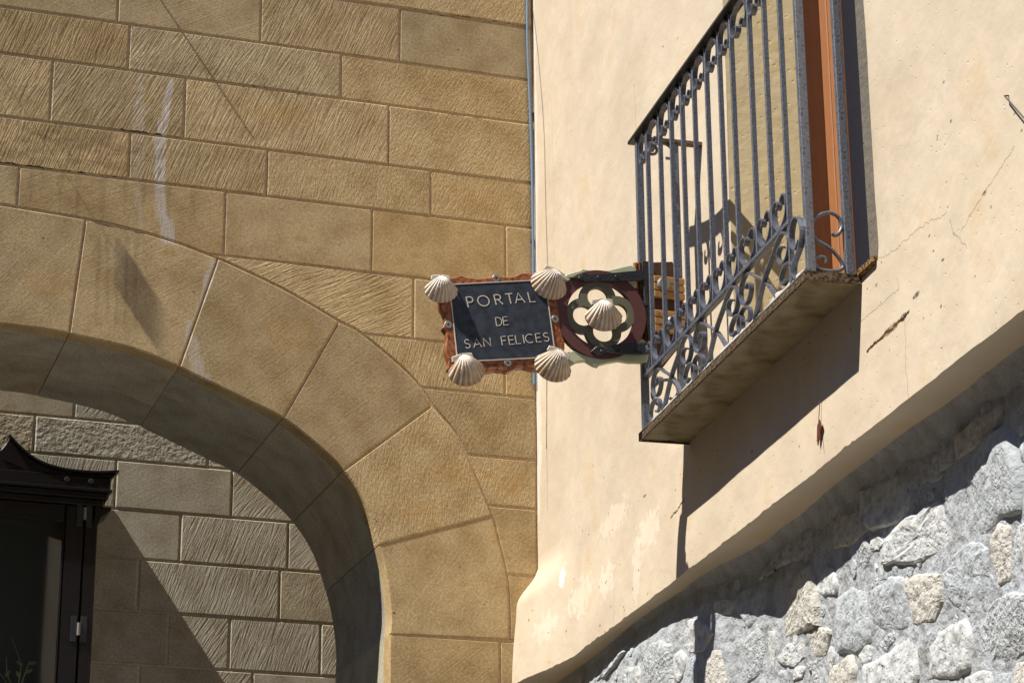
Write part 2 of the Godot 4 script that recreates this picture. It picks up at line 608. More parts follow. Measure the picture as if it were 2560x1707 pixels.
# a colour ramp over coarse clouds and fine grain together
func two_scales(size: int, seed_: int, freq: float, ramp: Array) -> ImageTexture:
	var b := bytes(size, seed_, freq, 4)
	var f := bytes(size, seed_ + 1, 0.11, 3)
	var out := PackedByteArray()
	out.resize(size * size * 3)
	var g := Gradient.new()
	var offs := PackedFloat32Array()
	var cols := PackedColorArray()
	for r in ramp:
		offs.append(r[0])
		cols.append(r[1])
	g.offsets = offs
	g.colors = cols
	var lut := []
	for i in 256:
		lut.append(g.sample(i / 255.0))
	for i in size * size:
		var c: Color = lut[b[i]] * (0.86 + 0.22 * f[i] / 255.0)
		out[i * 3] = clampi(int(c.r * 255), 0, 255)
		out[i * 3 + 1] = clampi(int(c.g * 255), 0, 255)
		out[i * 3 + 2] = clampi(int(c.b * 255), 0, 255)
	return ImageTexture.create_from_image(Image.create_from_data(size, size, false, Image.FORMAT_RGB8, out))

func shade_of(a: PackedFloat32Array, size: int) -> ImageTexture:
	var b := PackedFloat32Array()
	b.resize(a.size())
	for i in a.size():
		b[i] = 0.62 + 0.5 * a[i]
	return grey(size, b)

func make_textures() -> void:
	rng.seed = 4711
	# chisel marks
	var n := 1024
	var a := floats(bytes(n, 11, 0.03, 4), 0.14, 0.62)
	strokes(a, n, 2300, 60, 220, 3.2, 0.6, PI / 2 + 0.12, 0.08)
	strokes(a, n, 260, 90, 260, 6.0, 0.7, PI / 2 + 0.12, 0.05)
	dots(a, n, 700, 1.5, 3.5, 0.35)
	T.tool = grey(n, a)
	var a2 := floats(bytes(n, 15, 0.04, 4), 0.2, 0.57)
	strokes(a2, n, 3000, 30, 90, 3.2, 0.5, PI / 2 + 0.1, 0.16)
	dots(a2, n, 2600, 1.2, 3.0, 0.35)
	T.tool_soft = grey(n, a2)
	# fine saw scratches
	a = floats(bytes(n, 12, 0.06, 4), 0.12, 0.6)
	strokes(a, n, 1300, 120, 420, 2.6, 0.26, PI / 2 + 0.75, 0.02)
	dots(a, n, 300, 1.2, 3.0, 0.25)
	T.fine = grey(n, a)
	# pitted face
	a = floats(bytes(n, 13, 0.05, 4), 0.07, 0.62)
	dots(a, n, 900, 1.6, 3.0, 0.34)
	T.pit = grey(n, a)
	# colour of the sandstone
	T.sand = two_scales(512, 21, 0.008, [[0.0, Color(0.86, 0.82, 0.75)], [0.35, Color(0.93, 0.90, 0.85)], [0.6, Color(0.97, 0.95, 0.91)], [0.8, Color(1.0, 0.98, 0.94)], [1.0, Color(0.93, 0.88, 0.78)]])
	T.grit = tint_texture(512, 22, 0.09, [[0.0, Color(0.80, 0.77, 0.74)], [0.4, Color(0.94, 0.93, 0.92)], [1.0, Color(1, 1, 1)]], 4)
	# plaster
	a = floats(bytes(n, 31, 0.006, 6), 0.8, 0.1)
	strokes(a, n, 900, 80, 260, 3.0, 0.18, PI / 2 + 0.9, 0.25)
	dots(a, n, 260, 1.2, 3.0, 0.5)
	T.plaster = grey(n, a)
	a = floats(bytes(512, 34, 0.02, 5), 0.7, 0.15)
	strokes(a, 512, 500, 60, 200, 1.6, 0.25, 0.05, 0.05)
	dots(a, 512, 160, 2.0, 6.0, 0.35)
	T.peeling = grey(512, a)
	T.plaster_c = tint_texture(512, 32, 0.004, [[0.0, Color(0.955, 0.935, 0.905)], [0.45, Color(0.975, 0.965, 0.945)], [0.7, Color(1, 0.99, 0.97)], [1.0, Color(0.98, 0.94, 0.87)]], 6)
	# rubble and mortar
	a = floats(bytes(512, 41, 0.03, 6), 1.1, -0.05)
	dots(a, 512, 900, 1.5, 6.0, 0.4)
	T.rock = grey(512, a)
	T.rock_c = tint_texture(512, 42, 0.02, [[0.0, Color(0.62, 0.61, 0.60)], [0.35, Color(0.86, 0.86, 0.85)], [0.6, Color(0.95, 0.95, 0.94)], [1.0, Color(1, 1, 1)]], 6)
	a = floats(bytes(512, 43, 0.11, 3), 0.9, 0.05)
	dots(a, 512, 1500, 1.0, 2.6, 0.4)
	T.mortar = grey(512, a)
	T.mortar_c = tint_texture(512, 44, 0.06, [[0.0, Color(0.72, 0.71, 0.70)], [0.5, Color(0.93, 0.93, 0.92)], [1.0, Color(1, 1, 1)]], 5)
	a = floats(bytes(1024, 45, 0.012, 6), 0.9, 0.0)
	dots(a, 1024, 3000, 1.2, 4.0, 0.16)
	strokes(a, 1024, 260, 30, 120, 5.0, 0.25, 0.6, 0.5)
	T.cement = grey(1024, a)
	T.cement_c = two_scales(512, 46, 0.012, [[0.0, Color(0.74, 0.72, 0.69)], [0.35, Color(0.88, 0.87, 0.86)], [0.6, Color(0.95, 0.95, 0.95)], [1.0, Color(1, 1, 1)]])
	# timber: long fibres
	var w := 512
	a = floats(bytes(w, 51, 0.01, 3), 0.2, 0.5)
	strokes(a, w, 1500, 100, 380, 1.2, 0.5, 0.0, 0.012)
	T.grain = grey(w, a)
	T.grain_c = shade_of(a, w)
	a = floats(bytes(w, 52, 0.01, 3), 0.2, 0.5)
	strokes(a, w, 1500, 100, 380, 1.2, 0.5, PI / 2, 0.012)
	T.grain_v = grey(w, a)
	T.grain_vc = shade_of(a, w)
	# old paint on iron
	a = floats(bytes(256, 61, 0.06, 5), 0.9, 0.05)
	dots(a, 256, 260, 1.0, 3.0, 0.35)
	T.iron = grey(256, a)
	T.iron_c = tint_texture(256, 62, 0.03, [[0.0, Color(0.50, 0.38, 0.28)], [0.22, Color(0.60, 0.54, 0.50)], [0.34, Color(0.82, 0.82, 0.84)], [1.0, Color(1, 1, 1)]], 4)
	T.rust_c = tint_texture(512, 63, 0.02, [[0.0, Color(0.22, 0.13, 0.07)], [0.36, Color(0.42, 0.27, 0.15)], [0.5, Color(0.62, 0.56, 0.46)], [0.7, Color(0.72, 0.68, 0.58)], [1.0, Color(0.80, 0.78, 0.70)]], 6)
	T.stained = tint_texture(512, 64, 0.006, [[0.0, Color(0.68, 0.60, 0.50)], [0.3, Color(0.84, 0.80, 0.73)], [0.55, Color(0.95, 0.92, 0.87)], [1.0, Color(1, 1, 0.97)]], 6)
	T.weather = tint_texture(512, 65, 0.02, [[0.0, Color(0.45, 0.38, 0.35)], [0.35, Color(0.72, 0.67, 0.64)], [0.55, Color(0.90, 0.88, 0.86)], [1.0, Color(1, 1, 1)]], 6)
	# brushed black board
	a = floats(bytes(w, 71, 0.01, 4), 0.5, 0.2)
	strokes(a, w, 700, 60, 300, 2.0, 0.3, 0.05, 0.12)
	T.brush = grey(w, a)
	T.brush_c = tint_texture(512, 72, 0.012, [[0.0, Color(0.55, 0.58, 0.66)], [0.5, Color(0.80, 0.82, 0.88)], [1.0, Color(1, 1, 1)]], 5)

	# lime runs and rusty patches on the ashlar
	left_stain = Stain.new(1024, 1228, Vector2(-2.4, 3.3), Vector2(0.1, 6.3), Color(0.6, 0.55, 0.45, 0.0))
	var white := Color(0.80, 0.77, 0.74)
	left_stain.run([Vector2(-1.474, 5.69), Vector2(-1.491, 5.542), Vector2(-1.508, 5.44), Vector2(-1.504, 5.268), Vector2(-1.491, 5.155), Vector2(-1.452, 5.01)], [0.010, 0.022, 0.026, 0.028, 0.030, 0.036], white, 0.95)
	left_stain.run([Vector2(-1.592, 5.69), Vector2(-1.59, 5.454)], [0.012, 0.035], white, 0.36, 0.9)
	left_stain.run([Vector2(-1.588, 5.44), Vector2(-1.585, 5.2), Vector2(-1.56, 5.06)], [0.03, 0.018, 0.012], white, 0.30, 0.9)
	left_stain.run([Vector2(-1.285, 4.97), Vector2(-1.325, 4.80), Vector2(-1.352, 4.72)], [0.024, 0.016, 0.006], white, 0.75)
	left_stain.run([Vector2(-1.372, 4.72), Vector2(-1.352, 4.60), Vector2(-1.318, 4.47)], [0.012, 0.034, 0.05], white, 0.62, 0.9)
	var dirt := Color(0.34, 0.27, 0.19)
	for k in 9:
		var x := -2.06 + 0.085 * k + rng.randf_range(-0.02, 0.02)
		left_stain.run([Vector2(x, 5.25), Vector2(x + 0.004, 5.25 - rng.randf_range(0.08, 0.18))], [0.016, 0.008], dirt, 0.22, 0.7)
	for k in 5:
		var x := -1.72 + 0.035 * k
		left_stain.run([Vector2(x, 5.0 + rng.randf() * 0.04), Vector2(x + 0.01, 4.66)], [0.012, 0.008], dirt, 0.20, 0.8)
	left_stain.run([Vector2(-2.1, 5.905), Vector2(-1.7, 5.897)], [0.2, 0.2], dirt, 0.0)
	var ochre := Color(0.72, 0.55, 0.28)
	for q in [[-0.07, 4.62, 0.07, 0.07], [-0.12, 4.2, 0.09, 0.06], [-0.46, 4.06, 0.12, 0.05], [-0.33, 4.22, 0.12, 0.05], [-1.05, 5.6, 0.16, 0.05], [-0.25, 5.35, 0.1, 0.05], [-1.0, 4.7, 0.1, 0.07], [-1.9, 4.8, 0.1, 0.06]]:
		left_stain.patch(Vector2(q[0], q[1]), Vector2(q[2], q[3]), ochre, 0.30, 1.0)
	for q in [[-0.45, 4.28, 0.09, 0.03], [-0.2, 4.16, 0.06, 0.02], [-1.1, 4.66, 0.05, 0.04], [-0.6, 3.45, 0.1, 0.03], [-2.08, 4.85, 0.06, 0.05], [-0.75, 5.08, 0.08, 0.02]]:
		left_stain.patch(Vector2(q[0], q[1]), Vector2(q[2], q[3]), Color(0.78, 0.72, 0.60), 0.35, 1.0)
	# dark lines along some beds
	for q in [[-1.9, 5.256, -1.66, 5.256], [-2.1, 5.262, -1.9, 5.26], [-0.55, 6.134, -0.02, 6.138], [-0.4, 5.706, -0.2, 5.703], [-1.2, 5.704, -0.9, 5.704], [-1.75, 5.07, -1.55, 5.045], [-1.66, 5.455, -1.5, 5.452]]:
		left_stain.crack([Vector2(q[0], q[1]), Vector2(q[2], q[3])], 1.6, Color(0.12, 0.09, 0.05), 0.75)
	for k in 60:
		left_stain.patch(Vector2(rng.randf_range(-2.3, 0), rng.randf_range(3.4, 6.2)), Vector2(rng.randf_range(0.003, 0.007), rng.randf_range(0.002, 0.005)), Color(0.16, 0.12, 0.08), 0.8, 0.4)
	for k in 14:
		left_stain.patch(Vector2(rng.randf_range(-2.3, -1.2), rng.randf_range(5.2, 6.2)), Vector2(rng.randf_range(0.1, 0.25), rng.randf_range(0.02, 0.05)), Color(0.42, 0.35, 0.26), 0.20, 1.3, Vector2(0.4, 1.2))

	# the plaster: patches, cracks, gouges
	right_stain = Stain.new(2048, 1336, Vector2(0, 3.4), Vector2(4.6, 6.4), Color(0.8, 0.7, 0.55, 0.0))
	var dark := Color(0.20, 0.13, 0.07)
	var pale := Color(0.96, 0.93, 0.88)
	for q in [[0.42, 3.74, 0.02, 0.05], [0.95, 3.60, 0.10, 0.06], [0.62, 3.62, 0.14, 0.07], [1.3, 3.56, 0.05, 0.12], [1.42, 3.66, 0.12, 0.06], [0.3, 3.58, 0.1, 0.05], [1.0, 3.8, 0.2, 0.05]]:
		right_stain.patch(Vector2(q[0], q[1]), Vector2(q[2], q[3]), pale, 0.42, 0.9)
	right_stain.patch(Vector2(0.41, 3.735), Vector2(0.022, 0.045), Color(1, 1, 1), 0.7, 0.5)
	for k in 26:
		right_stain.patch(Vector2(rng.randf_range(0.1, 4.5), rng.randf_range(3.5, 6.2)), Vector2(rng.randf_range(0.08, 0.3), rng.randf_range(0.05, 0.16)), pale if k % 2 == 0 else Color(0.90, 0.82, 0.70), 0.10, 1.2)
	for k in 40:
		var x := rng.randf_range(0.05, 4.5)
		var y := rng.randf_range(4.0, 6.3)
		right_stain.run([Vector2(x, y), Vector2(x + rng.randf_range(-0.02, 0.02), y - rng.randf_range(0.1, 0.5))], [0.012, 0.03], Color(0.84, 0.75, 0.62) if k % 3 else pale, 0.09, 0.9)
	right_stain.crack([Vector2(3.30, 3.627), Vector2(3.42, 3.629), Vector2(3.50, 3.628), Vector2(3.585, 3.632)], 2.4, dark, 0.95)
	right_stain.patch(Vector2(3.47, 3.63), Vector2(0.085, 0.010), Color(0.40, 0.28, 0.15), 0.9, 0.5)
	right_stain.patch(Vector2(3.545, 3.632), Vector2(0.03, 0.010), dark, 0.95, 0.5)
	right_stain.patch(Vector2(3.63, 3.66), Vector2(0.022, 0.007), dark, 0.9, 0.7)
	right_stain.patch(Vector2(3.79, 3.69), Vector2(0.014, 0.006), dark, 0.9, 0.7)
	right_stain.patch(Vector2(4.03, 3.76), Vector2(0.016, 0.006), dark, 0.8, 0.7)
	right_stain.crack([Vector2(3.553, 3.624), Vector2(3.552, 3.52), Vector2(3.555, 3.418)], 0.6, dark, 0.4)
	right_stain.crack([Vector2(3.84, 3.771), Vector2(3.853, 3.732), Vector2(3.927, 3.666)], 0.6, dark, 0.4)
	right_stain.crack([Vector2(3.266, 3.716), Vector2(3.344, 3.716), Vector2(3.523, 3.712), Vector2(3.514, 3.746)], 0.6, dark, 0.4)
	right_stain.crack([Vector2(3.347, 3.845), Vector2(3.51, 3.82), Vector2(3.697, 3.816), Vector2(3.83, 3.793)], 0.6, dark, 0.35)
	right_stain.crack([Vector2(3.9, 3.72), Vector2(4.03, 3.76), Vector2(4.2, 3.8)], 0.7, dark, 0.4)
	right_stain.crack([Vector2(1.658, 3.628), Vector2(1.741, 3.64), Vector2(1.80, 3.655)], 1.8, Color(0.30, 0.19, 0.08), 0.9)
	right_stain.crack([Vector2(1.36, 3.775), Vector2(1.39, 3.781)], 1.6, dark, 0.7)
	right_stain.crack([Vector2(2.10, 4.36), Vector2(2.11, 4.324), Vector2(2.06, 4.285), Vector2(2.069, 4.195), Vector2(2.05, 4.1)], 0.9, dark, 0.65)
	right_stain.crack([Vector2(0.28, 5.7), Vector2(0.30, 5.3), Vector2(0.29, 5.0)], 0.5, Color(0.5, 0.4, 0.3), 0.5)
	right_stain.crack([Vector2(1.38, 5.25), Vector2(1.39, 5.05), Vector2(1.37, 4.85)], 0.6, Color(0.45, 0.36, 0.26), 0.55)
	right_stain.crack([Vector2(1.04, 3.62), Vector2(1.05, 3.5), Vector2(1.045, 3.42)], 0.5, dark, 0.4)
	right_stain.run([Vector2(0.16, 4.75), Vector2(0.15, 4.3), Vector2(0.147, 4.06)], [0.006, 0.004, 0.003], Color(0.25, 0.16, 0.16), 0.75, 0.2)
	right_stain.run([Vector2(0.02, 6.25), Vector2(0.03, 5.6), Vector2(0.02, 5.0), Vector2(0.04, 4.7), Vector2(0.03, 4.3), Vector2(0.02, 4.05)], [0.012, 0.03, 0.02, 0.05, 0.04, 0.01], Color(0.93, 0.93, 0.94), 0.6, 0.9)
	for k in 170:
		var r := rng.randf_range(0.002, 0.005)
		right_stain.patch(Vector2(rng.randf_range(0.05, 4.5), rng.randf_range(3.42, 6.2) if k % 2 else rng.randf_range(3.42, 3.9)), Vector2(r * 1.6, r), Color(0.30, 0.22, 0.14), 0.75, 0.5)

func make_materials() -> void:
	var ls := left_stain.texture()
	for k in [["ashlar_tooled", "tool", 0.6], ["ashlar_worn", "tool_soft", 0.48], ["ashlar_sawn", "fine", 0.36], ["ashlar_pitted", "pit", 0.32]]:
		mat(k[0], lin(0.60, 0.485, 0.300), 0.92, {"tex": T.sand, "height": T[k[1]], "relief": k[2], "stain": ls, "vertex": true, "spec": 0.25})
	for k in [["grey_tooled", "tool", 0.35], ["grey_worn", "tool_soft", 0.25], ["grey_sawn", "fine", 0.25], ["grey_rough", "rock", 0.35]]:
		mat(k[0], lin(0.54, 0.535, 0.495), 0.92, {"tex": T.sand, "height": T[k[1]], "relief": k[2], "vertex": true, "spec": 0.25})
	mat("grey_stone", lin(0.30, 0.26, 0.19), 0.95, {"tex": T.sand, "tri": 0.6})
	mat("pale_mortar", lin(0.66, 0.62, 0.52), 0.95, {"tex": T.mortar_c, "tri": 2.0})
	mat("lime_mortar", lin(0.62, 0.45, 0.27), 0.95, {"tex": T.mortar_c, "height": T.mortar, "relief": 0.15, "tri": 2.0})
	mat("plaster", lin(0.68, 0.608, 0.505), 0.93, {"tex": T.plaster_c, "height": T.plaster, "relief": 0.35, "stain": right_stain.texture(), "spec": 0.25})
	mat("reveal_paint", lin(0.56, 0.48, 0.31), 0.85, {"tex": T.plaster_c, "height": T.peeling, "relief": 0.25, "spec": 0.3})
	mat("cement", lin(0.54, 0.595, 0.665), 0.96, {"tex": T.cement_c, "height": T.cement, "relief": 1.0, "tri": 1.6, "spec": 0.2})
	for k in [["rubble_white", 0.66, 0.705, 0.76, 2.1, 0.45], ["rubble_grey", 0.56, 0.61, 0.68, 3.4, 0.6], ["rubble_warm", 0.66, 0.665, 0.65, 2.7, 0.5], ["rubble_blue", 0.54, 0.60, 0.68, 2.4, 0.4]]:
		mat(k[0], lin(k[1], k[2], k[3]), 0.93, {"tex": T.rock_c, "height": T.rock, "relief": k[5], "tri": k[4], "spec": 0.2})
	mat("iron", lin(0.15, 0.178, 0.24), 0.34, {"tex": T.iron_c, "height": T.iron, "relief": 0.06, "tri": 9.0, "spec": 0.8})
	mat("iron_dark", lin(0.035, 0.033, 0.032), 0.5, {"height": T.iron, "relief": 0.06, "tri": 9.0})
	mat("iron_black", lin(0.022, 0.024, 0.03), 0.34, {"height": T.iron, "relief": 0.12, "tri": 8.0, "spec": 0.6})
	mat("slab_edge", lin(0.30, 0.26, 0.23), 0.75, {"tex": T.rust_c, "height": T.iron, "relief": 0.12, "tri": 6.0})
	mat("slab_concrete", lin(0.40, 0.375, 0.29), 0.95, {"tex": T.stained, "height": T.mortar, "relief": 0.3, "tri": 2.6})
	mat("droppings", lin(0.62, 0.62, 0.64), 0.95, {"tex": T.rock_c, "height": T.rock, "relief": 0.4, "tri": 8.0})
	mat("door_orange", lin(0.50, 0.215, 0.09), 0.45, {"tex": T.grain_vc, "height": T.grain_v, "relief": 0.04, "tri": 4.0})
	mat("door_brown", lin(0.15, 0.055, 0.022), 0.45, {"tex": T.grain_vc, "height": T.grain_v, "relief": 0.04, "tri": 4.0})
	mat("navy_bead", lin(0.012, 0.017, 0.030), 0.4, {"spec": 0.3})
	mat("grey_panel", lin(0.15, 0.145, 0.13), 0.8, {"tex": T.plaster_c, "height": T.peeling, "relief": 0.5, "tri": 2.0})
	mat("sill_ochre", lin(0.60, 0.45, 0.22), 0.9, {"tex": T.rust_c, "height": T.rock, "relief": 0.4, "tri": 6.0})
	mat("sign_wood", lin(0.46, 0.165, 0.062), 0.45, {"tex": T.weather, "height": T.grain, "relief": 0.12, "tri": 5.0})
	mat("sign_board", lin(0.046, 0.060, 0.082), 0.6, {"tex": T.brush_c, "height": T.brush, "relief": 0.05, "tri": 4.0, "spec": 0.5})
	mat("letter_paint", lin(0.72, 0.66, 0.56), 0.7)
	mat("board_edging", lin(0.70, 0.64, 0.55), 0.7)
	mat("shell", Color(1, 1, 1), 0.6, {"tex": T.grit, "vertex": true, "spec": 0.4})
	mat("ring_maroon", lin(0.12, 0.045, 0.042), 0.5, {"height": T.grain, "relief": 0.1, "tri": 5.0})
	mat("olive_paint", lin(0.15, 0.15, 0.10), 0.6, {"height": T.grain, "relief": 0.1, "tri": 5.0})
	mat("green_paint", lin(0.52, 0.56, 0.38), 0.65, {"height": T.grain, "relief": 0.12, "tri": 4.0})
	mat("washer", lin(0.35, 0.34, 0.33), 0.45, {"metal": 0.7, "tri": 20.0, "height": T.iron, "relief": 0.05})
	mat("dark_timber", lin(0.11, 0.045, 0.022), 0.6, {"tex": T.grain_vc, "height": T.grain_v, "relief": 0.35, "spec": 0.4, "tri": 5.0})
	mat("pine", lin(0.52, 0.27, 0.09), 0.55, {"tex": T.grain_c, "height": T.grain, "relief": 0.1, "tri": 5.0})
	mat("knob_grey", lin(0.25, 0.25, 0.21), 0.5)
	mat("cabinet_wood", lin(0.018, 0.015, 0.018), 0.28, {"tex": T.grain_c, "height": T.grain, "relief": 0.12, "tri": 3.0, "spec": 0.4})
	mat("cabinet_matt", lin(0.012, 0.009, 0.009), 0.8)
	mat("cabinet_inside", lin(0.028, 0.032, 0.027), 0.8)
	mat("blue_cable", lin(0.16, 0.25, 0.38), 0.5)
	mat("dark_wire", lin(0.10, 0.07, 0.06), 0.6)
	mat("dry_leaf", lin(0.12, 0.03, 0.015), 0.8)
	mat("stem", lin(0.10, 0.12, 0.05), 0.8)
	mat("setts", lin(0.05, 0.048, 0.045), 0.9, {"tex": T.mortar_c, "tri": 1.0})
	mat("paving", lin(0.36, 0.285, 0.19), 0.95, {"tex": T.mortar_c, "height": T.mortar, "relief": 0.3, "tri": 1.0})
	var g := StandardMaterial3D.new()
	g.transparency = BaseMaterial3D.TRANSPARENCY_ALPHA
	g.albedo_color = Color(0.12, 0.15, 0.14, 0.06)
	g.roughness = 0.03
	g.metallic_specular = 0.4
	M.glass = g

# ------------------------------------------------------------------ dressed stone
const KINDS := ["tooled", "worn", "sawn", "pitted"]

func stone_block(parent: Node, called: String, poly: PackedVector2Array, w0: float, w1: float, kind: String, how := {}) -> MeshInstance3D:
	var tone: float = how.get("tone", rng.randf_range(0.82, 1.16))
	var warm := rng.randf_range(-0.05, 0.06)
	var h := {
		"tilt": Vector2(clampf(rng.randfn(0, 0.0018), -0.003, 0.003), clampf(rng.randfn(0, 0.0018), -0.003, 0.003)),
		"turn": how.get("turn", rng.randf_range(-0.1, 0.4)),
		"shift": Vector2(rng.randf(), rng.randf()),
		"scale": how.get("scale", 0.8),
		"color": Color(tone * (1 + warm), tone, tone * (1 - warm * 1.6)),
		"back": how.get("back", false),
		"side_uv2": Vector2(0.97, 0.02),
	}
	if how.has("uv2"):
		h.uv2 = how.uv2
	# no corner of the face sinks into the mortar
	var mid := Vector2.ZERO
	for p in poly:
		mid += p / poly.size()
	var low := 0.0
	for p in poly:
		low = minf(low, h.tilt.dot(p - mid))
	return part(parent, called, prism_mesh(poly, w0, w1 - low + rng.randf_range(0.0, how.get("step", 0.002)), how.get("ch", 0.006), h), M[how.get("family", "ashlar_") + kind])

var arch_out: PackedVector2Array
var arch_in: PackedVector2Array
const CROWN := -2.075

func mirror(p: Vector2) -> Vector2:
	return Vector2(2 * CROWN - p.x, p.y)

func full_curve(flat: Array) -> PackedVector2Array:
	# traced on the right of the crown; the left half mirrors it
	var right := []
	for p in pts(flat):
		if p.x > CROWN + 0.05:
			right.append(p)
	var all := []
	for i in range(right.size() - 1, -1, -1):
		all.append(mirror(right[i]))
	all.append(Vector2(CROWN, right[0].y + 0.004))
	all.append_array(right)
	return curve(all, 5)

func nearest(c: PackedVector2Array, p: Vector2) -> int:
	var best := 0
	for i in c.size():
		if c[i].distance_to(p) < c[best].distance_to(p):
			best = i
	return best

func build_arch_wall() -> void:
	arch_out = full_curve(ARCH_OUT[0])
	arch_in = full_curve(ARCH_IN[0])
	var wall := thing("stone_arch_wall", "golden sandstone ashlar wall with a wide arched gateway", "wall")
	var uv2 := func(p: Vector2) -> Vector2: return left_stain.uv(p)
	# the body of the wall, seen only as mortar in the joints
	var opening := PackedVector2Array(arch_in)
	opening.append(Vector2(arch_in[arch_in.size() - 1].x, -0.2))
	opening.append(Vector2(arch_in[0].x, -0.2))
	var wide: PackedVector2Array = Geometry2D.offset_polygon(opening, 0.006)[0]
	var whole := PackedVector2Array([Vector2(-4.6, 0), Vector2(-0.002, 0), Vector2(-0.002, 6.66), Vector2(-4.6, 6.66)])
	var body: PackedVector2Array = Geometry2D.clip_polygons(whole, wide)[0]
	part(wall, "mortar_core", prism_mesh(body, -0.765, -0.003, 0.0, {"back": true}), M.lime_mortar)
	# added unseen: carries the wall on to block sky light behind the arch
	part(wall, "added_wall_body", box_mesh(Vector3(-8.6, 0, -0.76), Vector3(-4.602, 6.66, -0.004)), M.grey_stone)
	# courses: [bottom, top, joints, kinds per block left to right, proud]
	var rows := [
		[6.42, 6.66, [-3.9, -3.2, -2.5, -1.75, -1.1, -0.3], "wtstwtw", 0.0],
		[6.138, 6.42, [-4.1, -3.4, -2.7, -2.1, -1.45, -0.93], "twtwtww", 0.004],
		[5.898, 6.138, [-3.7, -3.0, -2.35, -1.692, -1.131, -0.565], "wtwsstp", 0.0],
		[5.705, 5.898, [-4.0, -3.3, -2.45, -1.642, -0.805], "wtwttw", 0.0],
		[5.448, 5.705, [-3.8, -3.1, -2.5, -1.926, -1.418, -0.607], "wtwtttw", 0.0],
		[5.255, 5.448, [-4.0, -3.4, -2.3, -1.62, -1.09, -0.434], "twtttww", 0.0],
		[4.991, 5.255, [-3.9, -3.1, -2.6, -2.027, -1.248, -0.67, -0.124], "wtsssppS", 0.0],
		[4.739, 4.991, [-3.9, -2.9, -0.499], "wtTp", 0.0],
		[4.548, 4.739, [-4.1, -0.129], "ttw", 0.0],
		[4.298, 4.548, [-4.25], "tw", 0.0],
		[4.105, 4.298, [-4.2], "tw", 0.0],
		[3.844, 4.105, [-4.3], "ts", 0.0],
		[3.587, 3.844, [-4.2], "ts", 0.0],
	]
	var arch_solid := PackedVector2Array(arch_out)
	arch_solid.append(Vector2(arch_out[arch_out.size() - 1].x, -0.2))
	arch_solid.append(Vector2(arch_out[0].x, -0.2))
	var code := {"t": "tooled", "w": "worn", "s": "sawn", "p": "pitted", "T": "tooled", "S": "sawn"}
	for r in rows:
		var xs: Array = [-4.6]
		xs.append_array(r[2])
		xs.append(-0.004)
		var k := 0
		for i in xs.size() - 1:
			var q := PackedVector2Array([Vector2(xs[i], r[0]), Vector2(xs[i + 1], r[0]), Vector2(xs[i + 1], r[1]), Vector2(xs[i], r[1])])
			for piece in Geometry2D.clip_polygons(q, arch_solid):
				if Geometry2D.is_polygon_clockwise(piece) and false:
					continue
				var p := ccw(piece)
				var area := 0.0
				for j in p.size():
					area += p[j].cross(p[(j + 1) % p.size()]) / 2
				if area < 0.002:
					continue
				var letter: String = r[3][min(i, r[3].length() - 1)]
				k += 1
				var turn := rng.randf_range(0.10, 0.42)
				if letter == "T":
					turn = 0.95
				stone_block(wall, "stone_block", shrink(p, 0.0022), -0.05, r[4], code[letter], {"uv2": uv2, "turn": turn})
	# voussoirs: joints as [on the extrados, on the intrados], right half from the crown to the springing
	var joints := [[Vector2(-1.772, 5.075), Vector2(-1.809, 4.618)], [Vector2(-1.268, 4.980), Vector2(-1.400, 4.532)], [Vector2(-0.795, 4.778), Vector2(-1.003, 4.372)], [Vector2(-0.425, 4.478), Vector2(-0.769, 4.190)], [Vector2(-0.184, 4.066), Vector2(-0.629, 3.916)], [Vector2(-0.120, 3.592), Vector2(-0.584, 3.582)]]
	var all := []
	for i in range(joints.size() - 1, -1, -1):
		all.append([mirror(joints[i][0]), mirror(joints[i][1])])
	all.append_array(joints)
	var kinds := ["sawn", "worn", "sawn", "sawn", "sawn", "sawn", "sawn", "sawn", "sawn", "worn", "sawn", "sawn"]
	for i in all.size() - 1:
		var o0 := nearest(arch_out, all[i][0])
		var o1 := nearest(arch_out, all[i + 1][0])
		var i0 := nearest(arch_in, all[i][1])
		var i1 := nearest(arch_in, all[i + 1][1])
		var p := PackedVector2Array()
		for k in range(o0, o1 + 1):
			p.append(arch_out[k])
		for k in range(i1, i0 - 1, -1):
			p.append(arch_in[k])
		# the joints run straight between the traced ends
		p[0] = all[i][0]
		p[o1 - o0] = all[i + 1][0]
		p[o1 - o0 + 1] = all[i + 1][1]
		p[p.size() - 1] = all[i][1]
		var q := inset(ccw(p), 0.0022)
		var deep: float = [0.50, 0.32][i % 2]
		stone_block(wall, "voussoir", q, -0.07, 0.0, kinds[i], {"uv2": uv2, "step": 0.005, "turn": rng.randf_range(-0.1, 0.3), "back": true})
		# the underside is two rings of stones in the grey tones of the passage wall
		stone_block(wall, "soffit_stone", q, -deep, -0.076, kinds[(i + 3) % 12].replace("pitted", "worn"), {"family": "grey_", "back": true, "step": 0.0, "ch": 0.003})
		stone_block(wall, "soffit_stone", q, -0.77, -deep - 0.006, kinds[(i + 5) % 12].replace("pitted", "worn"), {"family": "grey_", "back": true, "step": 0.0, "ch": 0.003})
	# the piers below the springing
	var y := 3.587
	var n := 0
